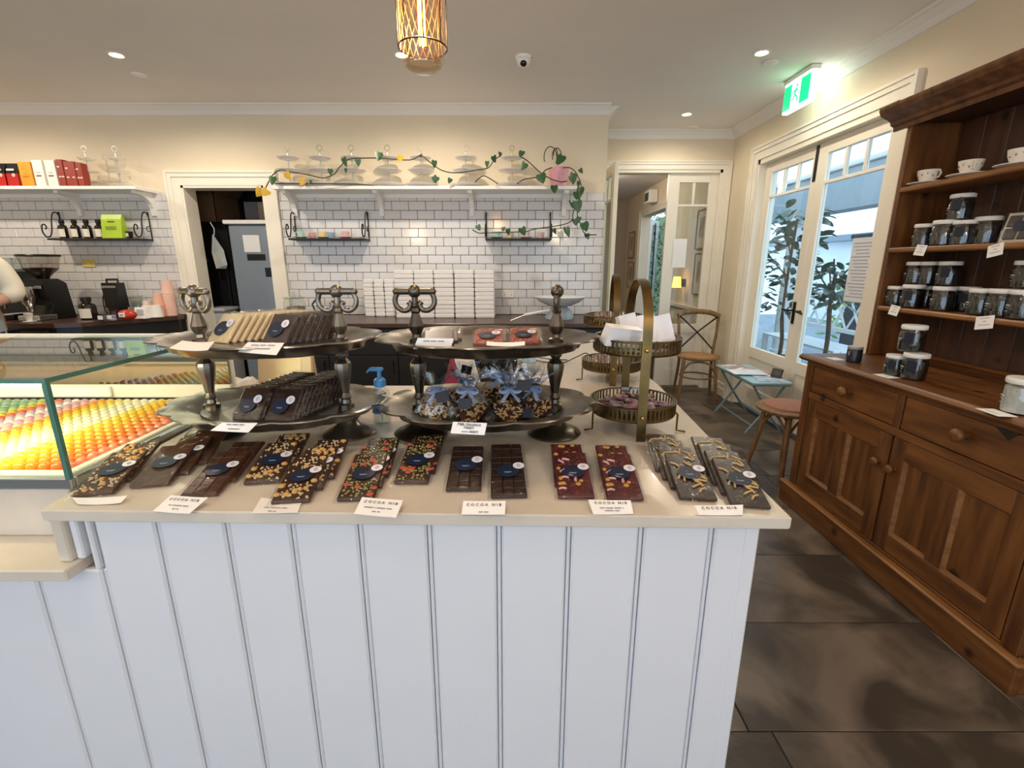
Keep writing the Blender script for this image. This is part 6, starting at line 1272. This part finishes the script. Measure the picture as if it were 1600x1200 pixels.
# ================================================================ CHAIR, STOOL, TABLE
wood = M('bentwood', '6A4A2A', .45, scale=6, col2='8E6A40', stretch=(6, 6, 1)); seat_m = M('cane_seat', '9A6A40', .6, scale=60, col2='B58858'); pad_m = M('tan_pad', 'A06A50', .7, var=.08, scale=30)
def cross_chair(loc, rz, label):
    t = thing('cross_back_chair', label, 'chair', loc, rz)
    MB().lathe([(0, .44), (.19, .44), (.21, .45), (.21, .463), (.2, .47), (0, .468)], 32, sy=.98).build('seat_frame', wood, t, 40); MB().lathe([(0, .468), (.17, .469), (.165, .474), (0, .476)], 28).build('cane_seat', seat_m, t, 40)
    for s in (-1, 1):
        MB().tube([(s*.15, -.14, .45), (s*.165, -.17, .25), (s*.18, -.2, 0)], [.018, .017, .013], 10).build('front_leg', wood, t, 40)
        MB().tube(smooth_path([(s*.19, .24, 0), (s*.17, .19, .25), (s*.165, .17, .46), (s*.185, .19, .65), (s*.2, .23, .86)]), .015, 10).build('back_post', wood, t, 40)
        MB().tube(smooth_path([(s*.17, -.165, .28), (s*.1, -.155, .4), (0, -.15, .425)]), .009, 8).build('leg_brace', wood, t, 40)
    MB().tube(smooth_path([(-.21, .22, .85), (-.12, .255, .885), (0, .265, .895), (.12, .255, .885), (.21, .22, .85)]), .02, 10, flat=1.3).build('top_rail', wood, t, 40)
    for s in (-1, 1): MB().tube([(s*.17, .18, .5), (0, .222, .68), (-s*.19, .222, .85)], .016, 6, flat=.5).build('cross_brace', iron_m, t, 40)
    MB().tube([(.165*math.cos(a), .165*math.sin(a), .25) for a in [i*math.pi/10 for i in range(20)]], .008, 7, closed=True).build('stretcher_ring', wood, t, 40)
    return t
cross_chair((1.93, 4.78, 0), R(-14), 'bentwood cross-back chair standing against the closed interior door')
cross_chair((1.2, 8.3, 0), R(150), 'dim cross-back chair far inside the hall beyond the doorway')
t = thing('bentwood_stool', 'bentwood seat with a tan pad half hidden behind the dresser end', 'stool', (1.86, 2.99, 0), R(15))
MB().lathe([(0, .425), (.18, .425), (.205, .435), (.208, .45), (.195, .46), (0, .458)], 36).build('seat_frame', wood, t, 40); MB().lathe([(.0, .458), (.165, .46), (.16, .472), (.1, .482), (0, .485)], 30).build('seat_pad', pad_m, t, 40)
for k in range(4):
    a = R(45+90*k); MB().tube(smooth_path([(.15*math.cos(a), .15*math.sin(a), .44), (.165*math.cos(a), .165*math.sin(a), .25), (.215*math.cos(a), .215*math.sin(a), 0)]), .016, 10).build('leg', wood, t, 40)
    b_ = a + R(90); MB().tube(smooth_path([(.158*math.cos(a), .158*math.sin(a), .3), (.12*math.cos((a+b_)/2), .12*math.sin((a+b_)/2), .415), (.158*math.cos(b_), .158*math.sin(b_), .3)]), .009, 8).build('leg_brace', wood, t, 40)
bl = M('pale_blue_metal', '9CC3CF', .4, var=.04, scale=6); bl2 = M('blue_grey_metal', '7C98A2', .45, .2, var=.06)
t = thing('folding_table', 'pale blue metal folding table below the garden doors', 'table', (2.1, 4.0, 0))
MB().rbox(-.16, .155, -.36, .36, .44, .458, .004).build('tabletop', bl, t); MB().rbox(-.155, .15, -.355, .355, .425, .44, .003).build('apron_rim', bl2, t)
for y in (-.3, .3):
    for s in (-1, 1): MB().tube(smooth_path([(s*-.13, y + s*.012, .43), (0, y + s*.012, .225), (s*.135, y+s*.012, .04), (s*.15, y+s*.012, .012)]), .0095, 8).build('leg', bl2, t, 40)
for s in (-1, 1): MB().tube([(s*.11, -.3, .08), (s*.11, .3, .08)], .007, 7).build('stretcher', bl2, t, 40)
def magazine(dx, dy, rz, cols, label, dz=0.):
    t = thing('magazine', label, 'magazine', (2.1+dx, 4.0+dy, .4585+dz), R(rz)); cm = M('cover_'+cols[0], cols[0], .3, col2=cols[1], scale=14)
    MB().rbox(-.1, .1, -.14, .14, 0, .004, .001).build('pages', paper_m, t); MB().box(-.101, .101, -.141, .141, .004, .0048).build('cover', cm, t); MB().box(-.09, .05, .09, .12, .0048, .0051).build('title_band', paper_m, t)
magazine(-.03, .2, 8, ('7A6A66', 'C9B8B4'), 'brownish magazine at the far end of the blue table'); magazine(.03, .05, 40, ('B05A5A', 'D9C0C0'), 'reddish magazine slanting across the blue table', .006); magazine(.03, -.2, -12, ('8A97A8', 'E0E4EA'), 'pale grey magazine at the near end of the blue table'); magazine(-.06, -.03, 85, ('CFE0EA', 'EEF3F6'), 'pale blue leaflet in the middle of the blue table', .012)
t = thing('card_holder', 'small dark card holder standing on the blue table', 'card holder', (2.2, 3.8, .465), R(-60)); MB().rbox(-.045, .045, -.006, .006, 0, .075, .002, M4=Matrix.Rotation(R(-20), 4, 'X')).build('dark_panel', blk, t); MB().rbox(-.04, .04, .0, .04, 0, .004, .001).build('holder_foot', blk, t); MB().box(-.03, .03, -.0075, -.006, .02, .06, M4=Matrix.Rotation(R(-20), 4, 'X')).build('printed_card', M('dull_screen', ''), t)
# ================================================================ CEILING FITTINGS AND LAMPS
lamp_white = M('lamp_glow', 'FFF4DC', .5, emit=30, ecol='FFE9C4')
def downlight(x, y, label, power=45, spot=True):
    t = thing('downlight', label, 'light', (x, y, HC), 0, 'recessed ceiling downlights')
    MB().lathe([(.052, -.001), (.052, -.006), (.042, -.008), (.036, -.004), (.036, -.001)], 24).build('bezel', white_m, t, 40)
    MB().lathe([(0, -.003), (.034, -.003), (.034, -.0015), (0, -.0015)], 20).build('lens', lamp_white, t)
    l = bpy.data.lights.new('downlight_beam', 'SPOT'); l.energy = power; l.color = (1, .86, .68); l.spot_size = R(172); l.spot_blend = .5; l.shadow_soft_size = .04
    o = bpy.data.objects.new('downlight_beam', l); C.objects.link(o); o.location = (x, y, HC-.02)
DL = 54
downlight(-2.57, 3.47, 'bright recessed downlight in the ceiling above the coffee bench', DL)
downlight(-.715, 3.47, 'bright recessed downlight in the ceiling just left of the pendant lamp', DL)
downlight(1.607, 3.44, 'bright recessed downlight in the ceiling left of the green exit sign', DL*.5)
downlight(1.58, 4.70, 'bright recessed downlight in the alcove ceiling before the interior doors', DL*.28)
downlight(-4.3, 3.47, 'unseen recessed downlight added over the espresso machine', DL)  # out of view, added to brighten the left end of the back wall
for x, y, w_ in ((-2.6, .6, 'left of the counter'), (-.7, .3, 'in front of the counter'), (1.55, .6, 'before the pine dresser')): downlight(x, y, 'recessed downlight in the ceiling over the floor ' + w_, DL*.35)
l = bpy.data.lights.new('hall_light', 'POINT'); l.energy = 26; l.color = (1, .85, .68); l.shadow_soft_size = .1; o = bpy.data.objects.new('hall_light', l); C.objects.link(o); o.location = (1.0, 7, 2.45)
def disc(x, y, label):
    t = thing('ceiling_disc', label, 'fitting', (x, y, HC))
    MB().lathe([(0, -.012), (.04, -.012), (.048, -.008), (.05, -.001), (0, -.001)], 24).build('disc_cover', white_m, t, 40)
    MB().lathe([(0, -.0145), (.012, -.0145), (.014, -.012), (0, -.012)], 12).build('disc_centre', white_m, t, 40)
disc(-2.675, 3.80, 'small flat white disc beside the downlight over the coffee bench'); disc(1.743, 3.59, 'small flat white disc beside the downlight near the exit sign'); disc(1.79, 5.1, 'small flat white disc beside the alcove downlight')
t = thing('security_camera', 'white dome security camera with a dark lens on the ceiling', 'camera', (.075, 3.5, HC))
MB().lathe([(.055, -.001), (.055, -.012), (.05, -.022), (.046, -.024)], 28).build('base_ring', white_m, t, 40)
MB().ball((0, 0, -.026), .045, .045, .04, 20, 12).build('dome', white_m, t, True)
MB().ball((0, -.022, -.044), .024, .022, .024, 16, 10).build('lens', M('lens_black', '0C0C0E', .1, var=.1), t, True)
MB().lathe([(0, -.004), (.004, -.004), (.004, 0), (0, 0)], 8, c=(.052, -.02, -.012)).build('screw', iron_m, t)
# exit sign
t = thing('exit_sign', 'green running-man exit sign hanging from the ceiling by the garden doors', 'sign', (2.07, 3.78, HC), R(0))
greenm = M('exit_green', '00A85A', .4, emit=2.2, ecol='00C468'); whm = M('exit_white', 'F2FFF4', .4, emit=4, ecol='E8FFF0')
MB().rbox(-.035, .035, -.17, .17, -.03, -.001, .004).build('ceiling_bracket', white_m, t)
MB().rbox(-.022, .022, -.165, .165, -.225, -.03, .004).build('diffuser', whm, t)
MB().box(-.0235, -.022, -.16, .16, -.21, -.045).build('green_face', greenm, t)
MB().box(-.0245, -.0235, -.045, .06, -.205, -.05).build('doorway_symbol', whm, t)
m = MB(); m.ball((-.0255, -.005, -.075), .002, .012, .012, 8, 6)
for a in ([(0,-.09),(.008,-.13)], [(.008,-.13),(-.02,-.155),(-.03,-.19)], [(.008,-.13),(.03,-.16),(.045,-.155)], [(0,-.095),(-.025,-.115)], [(0,-.095),(.025,-.11),(.03,-.125)]): m.tube([(-.0255, p[0], p[1]) for p in a], .006, 5)
m.build('running_figure', greenm, t)
# pendant lamp over the counter
PX, PY = -.2265, 1.36
t = thing('pendant_lamp', 'pendant lamp with amber filament bulb in glass and black wire cage', 'lamp', (PX, PY, 1.85))
amber = clear('amber_glass', 'FBEEDB', .06, .05, bump=.5, bscale=90)
MB().lathe([(.0, 0), (.03, .002), (.045, .012), (.052, .03), (.053, .06), (.053, .30), (.04, .33), (.02, .34)], 32, caps=False).build('glass_shade', amber, t, 50)
MB().lathe([(.044, .012), (.046, .02), (.044, .028)], 24, caps=False).build('glass_rim', clear('thick_glass', 'EEE6DA', .25, .05), t, 50)
wire = M('cage_wire', '2A2320', .45, .5, var=.1)
c_ = MB()
for k in range(8):
    a = k*math.pi/4 + .2; c_.tube([(.061*math.cos(a), .061*math.sin(a), .055), (.061*math.cos(a), .061*math.sin(a), .31), (.025*math.cos(a), .025*math.sin(a), .36)], .0016, 5)
c_.build('cage_wire', wire, t, 40)
for z in (.055, .31): MB().tube([(.061*math.cos(i*.2618), .061*math.sin(i*.2618), z) for i in range(24)], .002, 5, closed=True).build('cage_ring', wire, t, 40)
mesh_ = MB()
for k in range(20):      # woven gauze lining
    for s in (1, -1):
        mesh_.tube([(.0565*math.cos(k*.314159+s*j*.12), .0565*math.sin(k*.314159+s*j*.12), .05+j*.02) for j in range(13)], .00035, 3)
o = mesh_.build('gauze', M('copper_gauze', 'C9A878', .4, .6, var=.1), t); o['kind'] = 'stuff'
MB().lathe([(0, .03), (.008, .035), (.013, .06), (.014, .2), (.009, .24), (.009, .26)], 16).build('bulb', clear('bulb_glass', 'FFD9A0', .05, .03), t, 50)
fil = M('filament', 'FFC36A', .5, emit=60, ecol='FFB04A')
f_ = MB()
for k in range(4): f_.tube([(.007*math.cos(k*1.57), .007*math.sin(k*1.57), .06+.0*k), (.007*math.cos(k*1.57+.5), .007*math.sin(k*1.57+.5), .19)], .0022, 6)
f_.build('filament', fil, t)
MB().lathe([(.0, .25), (.018, .25), (.02, .31), (.026, .34), (.026, .37), (.006, .39), (0, .39)], 20).build('socket', M('aged_brass', '8A6A3A', .35, .9, var=.15), t, 40)
MB().tube([(0, 0, .38), (0, 0, HC-1.85)], .004, 8).build('cord', wire, t); MB().lathe([(0, HC-1.85-.03), (.05, HC-1.85-.03), (.055, HC-1.85-.001), (0, HC-1.85-.001)], 24).build('ceiling_rose', wire, t, 40)
l = bpy.data.lights.new('pendant_glow', 'POINT'); l.energy = 12; l.color = (1, .76, .5); l.shadow_soft_size = .03; o = bpy.data.objects.new('pendant_glow', l); C.objects.link(o); o.location = (PX, PY, 1.97)

def added_pendant(x, y, lab):  # unseen pendant copy added behind the viewer to brighten the ceiling
    c = copy_tree(t); c.location = (x, y, 1.85); c['label'] = lab
    l = bpy.data.lights.new('pendant_glow', 'POINT'); l.energy = 34; l.color = (1, .86, .7); l.shadow_soft_size = .05; o = bpy.data.objects.new('pendant_glow', l); C.objects.link(o); o.location = (x, y, 1.97)
added_pendant(-1.9, -.9, 'unseen caged pendant added to light the ceiling, left'); added_pendant(.9, -.9, 'unseen caged pendant added to light the ceiling, right')
